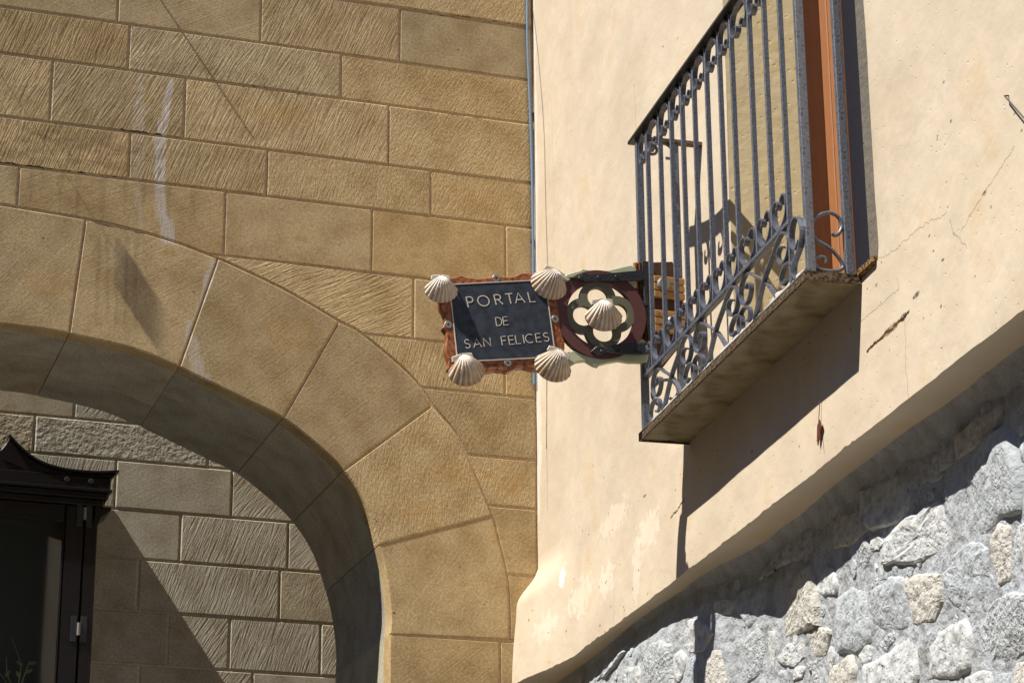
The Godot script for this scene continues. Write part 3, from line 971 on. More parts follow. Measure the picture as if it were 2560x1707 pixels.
	while y > 0.05:
		var y0: float = max(0.0, y - [0.28, 0.24, 0.30][n % 3])
		for side in [0, 1]:
			var a := -0.584
			var b := -0.004
			var cut: float = [-0.156, -0.36, -0.27][n % 3]
			if side == 1:
				a = -4.6
				b = mirror(Vector2(-0.584, 0)).x
				cut = [-4.1, -3.9, -4.2][n % 3]
			for ab in [[a, cut], [cut, b]]:
				var q := PackedVector2Array([Vector2(ab[0], y0), Vector2(ab[1], y0), Vector2(ab[1], y), Vector2(ab[0], y)])
				var jamb: bool = ab[0] == -0.584 or ab[1] == b and side == 1
				stone_block(wall, "stone_block", inset(q, 0.0022), -0.07 if jamb else -0.05, 0.0, ["sawn", "worn"][n % 2], {"uv2": uv2, "back": jamb})
				if jamb:
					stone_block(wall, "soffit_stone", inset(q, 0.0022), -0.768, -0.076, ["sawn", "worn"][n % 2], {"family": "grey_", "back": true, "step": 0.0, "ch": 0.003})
		y = y0
		n += 1

func build_back_wall() -> void:
	var wall := thing("passage_wall", "grey brown stone wall seen through the archway", "wall", Vector3(0, 0, -1.5))
	part(wall, "mortar_core", box_mesh(Vector3(-5.5, 0, -0.6), Vector3(1.5, 6.4, -0.003)), M.pale_mortar)
	var rows := [
		[5.20, 5.45, [-2.6, -1.9, -1.2, -0.5]], [4.985, 5.20, [-2.9, -2.2, -1.6, -0.9, -0.3]], [4.771, 4.985, [-2.7, -2.1, -1.555, -0.8, -0.1]],
		[4.606, 4.771, [-2.9, -2.3, -1.717, -0.975, -0.3]], [4.393, 4.606, [-2.6, -1.95, -1.366, -0.865, -0.2]], [4.181, 4.393, [-2.8, -2.2, -1.6, -1.08, -0.612]],
		[3.959, 4.181, [-2.5, -1.9, -1.25, -0.644, -0.1]], [3.733, 3.959, [-2.7, -2.1, -1.7, -1.117, -0.854, -0.459]], [3.51, 3.733, [-2.6, -1.9, -1.23, -0.75, -0.2]], [3.28, 3.51, [-2.8, -2.0, -1.4, -0.9, -0.4]], [3.02, 3.28, [-2.5, -1.8, -1.1, -0.6]],
	]
	var n := 0
	for r in rows:
		var xs: Array = [-3.6]
		xs.append_array(r[2])
		xs.append(0.4)
		for i in xs.size() - 1:
			n += 1
			var q := PackedVector2Array([Vector2(xs[i], r[0]), Vector2(xs[i + 1], r[0]), Vector2(xs[i + 1], r[1]), Vector2(xs[i], r[1])])
			var kind: String = ["tooled", "sawn", "worn", "tooled", "sawn"][rng.randi() % 5]
			if r[0] == 4.606:
				kind = "rough"
			stone_block(wall, "stone_block", inset(q, 0.003), -0.05, rng.randf_range(0, 0.004), kind, {"family": "grey_", "turn": rng.randf_range(0.1, 0.6), "scale": 0.5 if kind == "rough" else 0.8})

# ------------------------------------------------------------------ the plastered house
var swell: FastNoiseLite

func wall_depth(s: float, y: float) -> float:
	# how far the plaster stands out of the plane of the house wall
	var d := swell.get_noise_2d(s * 60, y * 60) * 0.0035 + swell.get_noise_2d(s * 260 + 50, y * 260) * 0.0016
	d -= 0.070 * smoothstep(1.45, 2.05, s) * (1.0 - smoothstep(2.6, 3.2, s)) * smoothstep(3.83, 3.98, y)
	d += (0.008 + 0.016 * (1.0 - smoothstep(0.3, 2.2, s))) * smoothstep(3.80, 3.42, y)
	d += 0.085 * smoothstep(3.88, 3.72, y) * (1.0 - smoothstep(0.0, 0.6, s))
	return d

func edge_chip(s: float) -> float:
	# the broken lower edge of the plaster
	var n := swell.get_noise_2d(s * 900, 5)
	return swell.get_noise_2d(s * 200, 5) * 0.003 + 0.012 * maxf(0.0, n - 0.22) + swell.get_noise_2d(s * 2600, 8) * 0.0015

func rubble_setback(s: float) -> float:
	# how far the rubble lies behind the plane of the house wall
	var at := [0.0, 0.75, 1.06, 1.4, 1.83, 1.95, 2.2, 2.5, 2.9, 6.0]
	var by := [0.062, 0.06, 0.056, 0.06, 0.088, 0.112, 0.145, 0.136, 0.131, 0.131]
	for i in at.size() - 1:
		if s < at[i + 1]:
			return lerpf(by[i], by[i + 1], clampf((s - at[i]) / (at[i + 1] - at[i]), 0.0, 1.0))
	return 0.131

func rubble_depth(s: float, y: float) -> float:
	return -rubble_setback(s) + 0.026 * smoothstep(3.40, 3.31, y) * (1.0 - smoothstep(1.35, 2.0, s)) + swell.get_noise_2d(s * 110 + 300, y * 110) * 0.008 + swell.get_noise_2d(s * 420, y * 420 + 90) * 0.006 + swell.get_noise_2d(s * 1300, y * 1300) * 0.0025

func house_frame(at := Vector3.ZERO) -> Transform3D:
	return Transform3D(Basis(E_S, Vector3.UP, E_N), E_S * at.x + Vector3.UP * at.y + E_N * at.z)

func build_house() -> void:
	swell = noise(91, 0.01, 3)
	var b := Basis(E_S, Vector3.UP, E_N)
	var wall := thing("plastered_wall", "cream plastered house wall overhanging a rubble base", "wall", Vector3.ZERO, b)
	var tile := 1.1
	var y0 := 3.42
	var y1 := 6.7
	# one skin of plaster, with the opening of the balcony door
	var s_far := 2.12
	var s_near := 3.40
	var s_in := 2.20
	var xs := []
	for k in 150:
		xs.append(lerpf(-0.01, s_far, k / 150.0))
	for k in 90:
		xs.append(lerpf(s_far, s_near, k / 90.0))
	for k in 101:
		xs.append(lerpf(s_near, 6.6, k / 100.0))
	var ys := []
	for k in 20:
		ys.append(lerpf(y0, 3.835, k / 20.0))
	for k in 60:
		ys.append(lerpf(3.835, 6.1, k / 60.0))
	for k in 11:
		ys.append(lerpf(6.1, y1, k / 10.0))
	var skin := func(i: int, j: int) -> Vector3:
		var s: float = xs[i]
		var y: float = ys[j]
		var p := Vector3(s, y, wall_depth(s, y))
		if j == 0:
			p.y += edge_chip(s)
		if i == 240 and y > 3.84:
			p.x += swell.get_noise_2d(y * 90, 77) * 0.012
			p.z -= 0.006
		return p
	part(wall, "plaster_skin", sheet(xs.size() - 1, ys.size() - 1, skin, func(i, j): var p: Vector3 = skin.call(i, j); return Vector2(p.x, -p.y) / tile, func(i, j): var p: Vector3 = skin.call(i, j); return right_stain.uv(Vector2(p.x, p.y)), Vector3.BACK, func(i, j): return i >= 150 and i < 240 and j >= 20 and j < 80), M.plaster)
	# underside of the overhang
	var under := func(i: int, j: int) -> Vector3:
		var s := 6.6 * i / 420.0
		var front := wall_depth(s, y0)
		var f := j / 5.0
		return Vector3(s, y0 + edge_chip(s) * (1 - f) + 0.006 * sin(f * PI) + swell.get_noise_2d(s * 200, f * 40 + 9) * 0.004 * f, lerpf(front, minf(-rubble_setback(s) + 0.016, front - 0.012), f) + swell.get_noise_2d(s * 160, 33) * 0.006 * f)
	part(wall, "plaster_soffit", sheet(420, 5, under, func(i, j): var p: Vector3 = under.call(i, j); return Vector2(p.x, p.z) / tile, func(_i, _j): return Vector2.ZERO, Vector3.DOWN), M.plaster, "underside of the overhanging plaster")
	# the reveals of the door opening
	var reveal := func(i: int, j: int) -> Vector3:
		var y := 3.80 + 2.3 * j / 60.0
		var f := i / 8.0
		var d0 := wall_depth(s_far, y)
		return Vector3(lerpf(s_far, s_in, f) + swell.get_noise_2d(y * 120, f * 60) * 0.003, y, lerpf(d0, -0.288, f))
	part(wall, "door_reveal", sheet(8, 60, reveal, func(i, j): var p: Vector3 = reveal.call(i, j); return Vector2(p.z, -p.y) / 0.6, func(_i, _j): return Vector2.ZERO, Vector3.RIGHT), M.reveal_paint, "yellowed reveal with peeling paint")
	var near := func(i: int, j: int) -> Vector3:
		var y := 3.80 + 2.3 * j / 60.0
		var f := i / 4.0
		var p: Vector3 = Vector3(s_near + swell.get_noise_2d(y * 90, 77) * 0.012 * (1 - f), y, lerpf(wall_depth(s_near, y) - 0.006, -0.46, f))
		return p
	part(wall, "door_reveal", sheet(4, 60, near, func(i, j): var p: Vector3 = near.call(i, j); return Vector2(p.z, -p.y) / 0.6, func(_i, _j): return Vector2.ZERO, Vector3.LEFT), M.reveal_paint)
	part(wall, "lintel", box_mesh(Vector3(s_far - 0.1, 6.1, -0.5), Vector3(s_near + 0.1, 6.35, -0.09)), M.plaster)
	part(wall, "threshold", box_mesh(Vector3(s_far - 0.1, 3.70, -0.5), Vector3(s_near - 0.004, 3.828, -0.02)), M.plaster)
	var sill := begin()
	box(sill, Vector3(3.29, 3.829, -0.06), Vector3(3.395, 3.852, 0.012), 0.004)
	box(sill, Vector3(3.33, 3.852, -0.05), Vector3(3.39, 3.866, -0.01), 0.004)
	part(wall, "sill_end", done(sill), M.sill_ochre, "crumbling ochre end of the door sill")
	# the mass of the house behind
	part(wall, "wall_core", box_mesh(Vector3(0.0, 0.0, -3.0), Vector3(6.6, 6.7, -0.47)), M.plaster)
	part(wall, "wall_core", box_mesh(Vector3(-2.6, 0.0, -3.0), Vector3(-0.03, 6.7, -0.06)), M.plaster)  # added behind the corner to shut sky light out of the passage
	part(wall, "wall_core", box_mesh(Vector3(0.02, 3.47, -0.47), Vector3(s_far - 0.03, 6.68, -0.12)), M.plaster)
	part(wall, "wall_core", box_mesh(Vector3(s_near + 0.03, 3.47, -0.47), Vector3(6.58, 6.68, -0.05)), M.plaster)

	# the balcony door
	var door := thing("balcony_door", "orange varnished wooden balcony door with dark glazing behind the railing", "door", b * Vector3(2.6, 3.83, -0.40), b)
	var o := Vector3(2.6, 3.83, -0.40)
	part(door, "jamb_lining", box_mesh(Vector3(s_in - 0.004, 3.83, -0.362) - o, Vector3(s_in, 6.1, -0.310) - o), M.door_brown)
	part(door, "stile", box_mesh(Vector3(s_in, 3.83, -0.40) - o, Vector3(s_in + 0.058, 6.1, -0.362) - o, 0.003), M.door_orange)
	part(door, "stile", box_mesh(Vector3(s_in + 0.062, 3.83, -0.40) - o, Vector3(s_in + 0.124, 6.1, -0.364) - o, 0.004), M.door_orange)
	part(door, "glazing_bead", box_mesh(Vector3(s_in + 0.126, 3.83, -0.41) - o, Vector3(s_in + 0.25, 6.1, -0.385) - o, 0.006), M.navy_bead)
	part(door, "panel", box_mesh(Vector3(s_in + 0.252, 3.83, -0.41) - o, Vector3(s_near - 0.01, 6.1, -0.38) - o), M.grey_panel)
	part(door, "bottom_rail", box_mesh(Vector3(s_in + 0.005, 3.83, -0.36) - o, Vector3(s_near - 0.02, 3.85, -0.32) - o, 0.004), M.door_brown)

	# ---- rubble base
	var base := thing("rubble_base", "rough rubble wall of pale stones in grey cement under the plaster", "wall", Vector3.ZERO, b)
	var bed := func(i: int, j: int) -> Vector3:
		var s := -0.02 + 6.62 * i / 520.0
		var y := 2.2 + 1.235 * j / 100.0
		return Vector3(s, y, rubble_depth(s, y))
	part(base, "cement", sheet(520, 100, bed, func(i, j): var p: Vector3 = bed.call(i, j); return Vector2(p.x, -p.y), func(_i, _j): return Vector2.ZERO, Vector3.BACK), M.cement)
	part(base, "wall_core", box_mesh(Vector3(0, 0, -0.46), Vector3(6.6, 3.44, -0.17)), M.cement)
	# rough cement packed in under the plaster
	var cove := func(i: int, j: int) -> Vector3:
		var s := 6.6 * i / 400.0
		var f := j / 6.0
		var big := smoothstep(0.04, 0.12, rubble_setback(s))
		var n := swell.get_noise_2d(s * 330, f * 90 + 12) * 0.006 + swell.get_noise_2d(s * 1500, f * 200) * 0.002
		var drop := (0.022 + 0.045 * big) * (1.0 + 0.6 * swell.get_noise_2d(s * 260, 70))
		var y := 3.424 - drop * f
		return Vector3(s, y, lerpf(-rubble_setback(s) + 0.012 + 0.026 * big, rubble_depth(s, y) - 0.003, pow(f, 0.6)) + n * sin(f * PI))
	part(base, "cement_cove", sheet(400, 6, cove, func(i, j): var p: Vector3 = cove.call(i, j); return Vector2(p.x, -p.y), func(_i, _j): return Vector2.ZERO, Vector3.BACK), M.cement)
	rng.seed = 88
	var idx := 0
	for flat in RUBBLE:
		var poly := inset(ccw(pts(flat)), -0.007)
		var m: Material = M[["rubble_white", "rubble_grey", "rubble_white", "rubble_blue", "rubble_warm"][idx % 5]]
		part(base, "rubble_stone", rubble_mesh(poly, idx), m)
		idx += 1
	# small stones packed into what is left between them, and the wall further along, past the picture
	var taken_by := []
	for flat in RUBBLE:
		taken_by.append(ccw(pts(flat)))
	var tries := 0
	var more := 0
	while tries < 2600 and more < 170:
		tries += 1
		var big := tries > 1500
		var c := Vector2(rng.randf_range(0.3, 5.4), rng.randf_range(2.3, 3.36))
		var r := rng.randf_range(0.05, 0.09) if not big and (c.x > 3.9 or c.y < 3.35 - 0.19 * c.x) else rng.randf_range(0.012, 0.034)
		var clear := true
		for q in taken_by:
			if Geometry2D.is_point_in_polygon(c, q):
				clear = false
				break
			for p in q:
				if p.distance_to(c) < r + 0.008:
					clear = false
					break
			if not clear:
				break
		if not clear:
			continue
		var q := PackedVector2Array()
		var k := rng.randf_range(0.0, TAU)
		for i in 7:
			q.append(c + Vector2.from_angle(k + TAU * i / 7) * r * rng.randf_range(0.7, 1.1) * Vector2(0.9, 1.1))
		taken_by.append(q)
		part(base, "rubble_stone", rubble_mesh(q, 100 + more), M[["rubble_white", "rubble_grey", "rubble_blue", "rubble_grey"][more % 4]])
		more += 1

func rubble_mesh(poly: PackedVector2Array, seed_: int) -> ArrayMesh:
	# a rough stone bedded in the cement: rings from a ragged rim up to an uneven face
	var rim := PackedVector2Array()
	for i in poly.size():
		var a := poly[i]
		var b2 := poly[(i + 1) % poly.size()]
		var n: int = clampi(int((b2 - a).length() / 0.016), 1, 5)
		for k in n:
			rim.append(a.lerp(b2, float(k) / n))
	var mid := Vector2.ZERO
	for p in rim:
		mid += p / rim.size()
	var nz := noise(200 + seed_, 0.01, 3)
	var size := 0.0
	for p in rim:
		size += p.distance_to(mid) / rim.size()
	var proud: float = clampf(size * 0.09, 0.0035, 0.008)
	var rings := [[1.12, -0.008], [1.04, 0.25 * proud], [0.95, 0.75 * proud], [0.72, 1.0 * proud], [0.40, 1.05 * proud], [0.14, 1.0 * proud]]
	var lean := Vector2(rng.randfn(0, 0.06), rng.randfn(0.0, 0.06))
	var st := SurfaceTool.new()
	st.begin(Mesh.PRIMITIVE_TRIANGLES)
	st.set_smooth_group(0 if seed_ % 3 else -1)
	var v := []
	for r in rings:
		var ring := []
		for p in rim:
			var q: Vector2 = mid + (p - mid) * r[0]
			q += Vector2(nz.get_noise_2d(p.x * 900, p.y * 900), nz.get_noise_2d(p.x * 900 + 500, p.y * 900)) * 0.006
			var h: float = r[1] + (nz.get_noise_2d(q.x * 1100, q.y * 1100) * 0.6 + nz.get_noise_2d(q.x * 3000, q.y * 3000) * 0.3) * proud * (0.0 if r[1] < 0 else 1.0) + lean.dot(q - mid) * (1.0 if r[1] > 0 else 0.3)
			ring.append(Vector3(q.x, q.y, rubble_depth(q.x, q.y) + h))
		v.append(ring)
	var n2 := rim.size()
	for k in rings.size() - 1:
		for i in n2:
			quad(st, v[k][i], v[k][(i + 1) % n2], v[k + 1][(i + 1) % n2], v[k + 1][i], Vector3.BACK + Vector3(v[k][i].x - mid.x, v[k][i].y - mid.y, 0) * 4.0)
	var top := Vector3(mid.x, mid.y, rubble_depth(mid.x, mid.y) + proud)
	for i in n2:
		tri(st, [v[-1][i], v[-1][(i + 1) % n2], top], Vector3.BACK, [Vector2.ZERO, Vector2.ZERO, Vector2.ZERO])
	st.generate_normals()
	return st.commit()

# ------------------------------------------------------------------ the balcony
func vv(a: Array) -> Array:
	var r := []
	for i in range(0, a.size(), 2):
		r.append(Vector2(a[i], a[i + 1]))
	return r

func build_balcony() -> void:
	var o := Vector3(2.58, 3.82, 0)
	var b := Basis(E_S, Vector3.UP, E_N)
	var bal := thing("iron_balcony", "shallow wrought iron balcony with scrollwork on a thin rusty slab", "balcony", b * o, b)
	var put := func(called: String, lo: Vector3, hi: Vector3, m: Material, ch := 0.0015) -> MeshInstance3D:
		return part(bal, called, box_mesh(lo - o, hi - o, ch), m)
	var S0 := 1.850
	var S1 := 3.290
	# slab: concrete in a rusty angle frame
	var st := begin()
	var nn := noise(5, 0.01, 3)
	var slab := func(i: int, j: int) -> Vector3:
		var s := lerpf(S0 + 0.006, S1 - 0.006, i / 60.0)
		return Vector3(s, 3.818 + nn.get_noise_2d(s * 500, j * 60) * 0.003, lerpf(lerpf(0.161, 0.154, i / 60.0) - 0.007, -0.04, j / 8.0)) - o
	part(bal, "slab_underside", sheet(60, 8, slab, func(i, j): var p: Vector3 = slab.call(i, j); return Vector2(p.x, p.z), func(_i, _j): return Vector2.ZERO, Vector3.DOWN), M.slab_concrete, "stained concrete underside of the balcony slab")
	var front := func(sx: float) -> float: return lerpf(0.161, 0.154, (sx - S0) / (S1 - S0))
	var bar8 := func(called: String, s0: float, s1: float, y0_: float, y1_: float, in0: float, in1: float, m: Material) -> void:
		# a strip along the slab: from `in0` to `in1` behind its front line
		var w := begin()
		var c := []
		for y in [y0_, y1_]:
			for q in [[s0, in0], [s1, in0], [s1, in1], [s0, in1]]:
				c.append(Vector3(q[0], y, front.call(q[0]) - q[1]) - o)
		quad(w, c[0], c[1], c[2], c[3], Vector3.DOWN)
		quad(w, c[4], c[5], c[6], c[7], Vector3.UP)
		quad(w, c[0], c[1], c[5], c[4], Vector3.BACK)
		quad(w, c[3], c[2], c[6], c[7], Vector3.FORWARD)
		quad(w, c[0], c[3], c[7], c[4], Vector3.LEFT)
		quad(w, c[1], c[2], c[6], c[5], Vector3.RIGHT)
		part(bal, called, done(w), m)
	bar8.call("slab", S0 + 0.006, S1 - 0.006, 3.8235, 3.837, 0.008, 0.18, M.slab_concrete)
	bar8.call("slab_edge", S0, S1, 3.812, 3.838, 0.0, 0.007, M.slab_edge)
	bar8.call("slab_edge", S0, S0 + 0.006, 3.812, 3.838, 0.007, 0.18, M.slab_edge)
	bar8.call("slab_edge", S1 - 0.006, S1, 3.812, 3.838, 0.007, 0.18, M.slab_edge)
	# white crust of droppings and flaked paint along the edge
	var crust := func(i: int, j: int) -> Vector3:
		var s := lerpf(S0 + 0.02, S1 - 0.02, i / 120.0)
		var f := j / 6.0
		var h := (0.010 + 0.016 * maxf(0.0, nn.get_noise_2d(s * 700, f * 200) + 0.2) + 0.016 * smoothstep(3.0, 3.27, s)) * pow(sin(f * PI), 0.7)
		return Vector3(s, 3.834 + h, lerpf(lerpf(0.1625, 0.1555, i / 120.0), 0.130 - 0.05 * smoothstep(3.1, 3.28, s), f)) - o
	part(bal, "crust", sheet(120, 6, crust, func(i, j): var p: Vector3 = crust.call(i, j); return Vector2(p.x, p.z), func(_i, _j): return Vector2.ZERO, Vector3.UP), M.droppings, "white crust on the slab edge")
	# handrail
	put.call("handrail", Vector3(S0 - 0.004, 4.803, 0.128), Vector3(S1 + 0.004, 4.815, 0.173), M.iron_dark, 0.002)
	# uprights
	var bars := [1.988, 2.116, 2.235, 2.344, 2.458, 2.578, 2.695, 2.802, 2.952, 3.072, 3.193]
	for s in bars:
		var lean := rng.randf_range(-0.0025, 0.0025)
		var q := PackedVector2Array([Vector2(s - 0.0045, 3.838), Vector2(s + 0.0045, 3.838), Vector2(s + lean + 0.0045, 4.803), Vector2(s + lean - 0.0045, 4.803)])
		if s < 3.15:
			q[0].y = 4.012
			q[1].y = 4.012
		part(bal, "bar", prism_mesh(moved(q, -Vector2(o.x, o.y)), 0.1430, 0.1570, 0.0012, {"back": true}), M.iron)
	for p in [[1.894, 0.150], [1.889, 0.030], [3.283, 0.133], [3.283, 0.028]]:
		put.call("post", Vector3(p[0] - 0.009, 3.836, p[1] - 0.0115), Vector3(p[0] + 0.009, 4.803, p[1] + 0.0115), M.iron, 0.0015)
	# lower rail
	put.call("lower_rail", Vector3(1.903, 3.997, 0.140), Vector3(3.197, 4.011, 0.159), M.iron, 0.0015)
	# scroll rows between the uprights, above the lower rail and under the handrail
	var u := vv([0.30, 0.72, 0.40, 0.78, 0.38, 0.93, 0.22, 1.0, 0.08, 0.88, 0.04, 0.62, 0.10, 0.3, 0.3, 0.06, 0.5, 0.0, 0.7, 0.06, 0.9, 0.3, 0.96, 0.62, 0.92, 0.88, 0.78, 1.0, 0.62, 0.93, 0.60, 0.78, 0.70, 0.72])
	var edges := [1.903]
	edges.append_array(bars)
	edges.append(3.274)
	for i in edges.size() - 1:
		var a: float = edges[i] + 0.005
		var w: float = edges[i + 1] - edges[i] - 0.010
		var low := []
		var high := []
		for p in u:
			low.append(Vector2(a + p.x * w, 4.0135 + p.y * 0.083) - Vector2(o.x, o.y))
			high.append(Vector2(a + p.x * w, 4.801 - p.y * 0.092) - Vector2(o.x, o.y))
		if i < edges.size() - 2:
			part(bal, "scroll", ribbon_mesh(curve(low, 3), 0.1415, 0.1575, 0.0045), M.iron)
		part(bal, "scroll", ribbon_mesh(curve(high, 3), 0.1415, 0.1575, 0.0045), M.iron)
	# crossed bars ending in curls, below the lower rail
	var arm := vv([-0.083, 3.838, 0.0, 3.916, 0.08, 3.962, 0.13, 3.990, 0.168, 3.992, 0.196, 3.970, 0.200, 3.940, 0.178, 3.915, 0.145, 3.912, 0.120, 3.930, 0.118, 3.952, 0.138, 3.962, 0.156, 3.954])
	var foot := vv([0.206, 3.838, 0.221, 3.868, 0.207, 3.893, 0.168, 3.903, 0.132, 3.890, 0.124, 3.868, 0.142, 3.855, 0.160, 3.864])
	for c in [2.165, 2.582, 2.990]:
		for side in [-1.0, 1.0]:
			for shape in [arm, foot]:
				var p := []
				for q in shape:
					p.append(Vector2(c + q.x * side, q.y) - Vector2(o.x, o.y))
				var off: float = 0.003 * side if shape == arm else 0.0
				part(bal, "scroll", ribbon_mesh(curve(p, 4), 0.1425 + off, 0.1565 + off, 0.0045), M.iron)
	var tall := vv([3.262, 3.930, 3.235, 3.915, 3.209, 3.933, 3.203, 3.965, 3.226, 3.998, 3.262, 3.990, 3.281, 3.950, 3.262, 3.912, 3.218, 3.886, 3.207, 3.858, 3.222, 3.838])
	var tp := []
	for q in tall:
		tp.append(q - Vector2(o.x, o.y))
	part(bal, "scroll", ribbon_mesh(curve(tp, 4), 0.142, 0.158, 0.0045), M.iron)
	# ends of the railing: rails back to the wall, round S scrolls
	put.call("rail_return", Vector3(1.880, 4.7995, -0.075), Vector3(1.905, 4.8125, 0.130), M.slab_edge, 0.0015)
	put.call("rail_return", Vector3(3.271, 4.7995, -0.005), Vector3(3.295, 4.8125, 0.130), M.iron, 0.0015)
	var s_right := vv([0.0713, 3.9469, 0.0624, 3.9424, 0.0514, 3.9501, 0.0424, 3.9709, 0.0517, 3.9942, 0.0749, 4.0041, 0.1018, 3.995, 0.1226, 3.9743, 0.1264, 3.95, 0.1158, 3.927, 0.0801, 3.9063, 0.0601, 3.8868, 0.0482, 3.868, 0.0467, 3.855, 0.0607, 3.8459, 0.0898, 3.843, 0.1132, 3.848, 0.122, 3.861, 0.119, 3.874, 0.1078, 3.8803, 0.0943, 3.8774, 0.0918, 3.866])
	for end in [[3.283, 1.0], [1.891, 1.0]]:
		var p3 := PackedVector3Array()
		for q in curve(s_right, 4):
			p3.append(Vector3(end[0], q.y, q.x) - o)
		part(bal, "end_scroll", tube_mesh(p3, 0.0052, 8), M.iron)
	var hook := vv([0.118, 4.765, 0.108, 4.758, 0.094, 4.762, 0.089, 4.775, 0.094, 4.790, 0.080, 4.799, 0.056, 4.797, 0.040, 4.783, 0.037, 4.764, 0.046, 4.750, 0.060, 4.750])
	var h3 := PackedVector3Array()
	for q in curve(hook, 4):
		h3.append(Vector3(1.891, q.y, q.x) - o)
	part(bal, "end_scroll", tube_mesh(h3, 0.005, 8), M.iron)

# ------------------------------------------------------------------ the sign
const SIGN_Z := 1.90
var sign_base := Vector2(-0.2974, 4.1954)

func sp(flat: Array) -> PackedVector2Array:
	return ccw(moved(pts(flat), -sign_base))

func shell_mesh(apex: Vector2, dir: float, length: float, spread: float, z0: float, seed_: int) -> ArrayMesh:
	# a scallop: a fan of rounded ribs with two ears, domed
	var nz := noise(seed_, 0.01, 3)
	var nt := 99
	var nr := 16
	var ribs: float = [11.0, 12.0, 10.0, 12.0, 11.0][seed_ % 5]
	var grime_shade: float = [0.55, 0.8, 1.15, 0.95, 0.75][seed_ % 5]
	var st := SurfaceTool.new()
	st.begin(Mesh.PRIMITIVE_TRIANGLES)
	st.set_smooth_group(0)
	for j in nr + 1:
		var r := float(j) / nr
		for i in nt + 1:
			var f := float(i) / nt * 2.0 - 1.0
			var t := f * spread
			var wave := cos(f * ribs * PI)
			var reach := length * (1.0 - 0.23 * f * f - 0.10 * pow(absf(f), 8)) * (1.0 + 0.013 * wave * r * r)
			var q := apex + Vector2.from_angle(dir + t) * reach * maxf(r, 0.02)
			var dome := sin(PI * pow(r * 0.97, 0.72)) * (1.0 - 0.55 * f * f) * 0.043 * length / 0.1
			var rib := 0.0021 * wave * smoothstep(0.05, 0.4, r) * (1.0 - 0.3 * r)
			var grow := 0.0006 * sin(r * 46.0 + nz.get_noise_2d(f * 60, 3) * 5)
			var bands := 0.5 + 0.5 * sin(r * 21.0 + nz.get_noise_2d(f * 90, r * 50) * 4.0)
			var dye := clampf(smoothstep(0.15, 0.95, r) * 0.55 + 0.3 * bands * r + nz.get_noise_2d(f * 200, r * 160) * 0.5, 0.0, 1.0)
			var c := Color(0.90, 0.86, 0.80).lerp(Color(0.62, 0.40, 0.20), clampf(dye * 0.95 * grime_shade, 0.0, 0.85))
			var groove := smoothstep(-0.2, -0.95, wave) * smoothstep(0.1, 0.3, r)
			c = c.lerp(Color(0.34, 0.20, 0.10), clampf(groove * 0.7 * grime_shade, 0.0, 0.8) * (0.5 + 0.5 * nz.get_noise_2d(f * 300 + 40, r * 90)))  # groove pigment and dirt, with some of the groove shade painted in
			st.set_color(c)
			st.set_uv(q * 9.0)
			st.add_vertex(Vector3(q.x, q.y, z0 + 0.004 + dome + rib + grow))
	for j in nr:
		for i in nt:
			var k := j * (nt + 1) + i
			for x in [k, k + 1, k + nt + 2, k, k + nt + 2, k + nt + 1]:
				st.add_index(x)
	# the rim turns down to the board
	st.generate_normals(false)
	var m := st.commit()
	var st2 := begin()
	for side in [-1.0, 1.0]:
		var ax := Vector2.from_angle(dir)
		var ac: Vector2 = ax.orthogonal() * side
		var e := PackedVector2Array([apex - ax * 0.004, apex + ac * 0.032 * length / 0.1 + ax * 0.001, apex + ac * 0.034 * length / 0.1 + ax * 0.016 * length / 0.1, apex + ax * 0.034 * length / 0.1 + ac * 0.016])
		prism(st2, e, z0, z0 + 0.009, 0.002, {"color": Color(0.74, 0.68, 0.60), "back": true})
	# a plain underside that closes the shell
	var rim := PackedVector2Array()
	for i in 25:
		var f := i / 24.0 * 2.0 - 1.0
		rim.append(apex + Vector2.from_angle(dir + f * spread) * length * (1.0 - 0.23 * f * f - 0.10 * pow(absf(f), 8)) * 0.985)
	rim.append(apex)
	prism(st2, rim, z0 + 0.001, z0 + 0.004, 0.0, {"color": Color(0.6, 0.5, 0.4), "back": true})
	st2.generate_normals()
	var am := ArrayMesh.new()
	for s in [m, st2.commit()]:
		am.add_surface_from_arrays(Mesh.PRIMITIVE_TRIANGLES, s.surface_get_arrays(0))
	return am

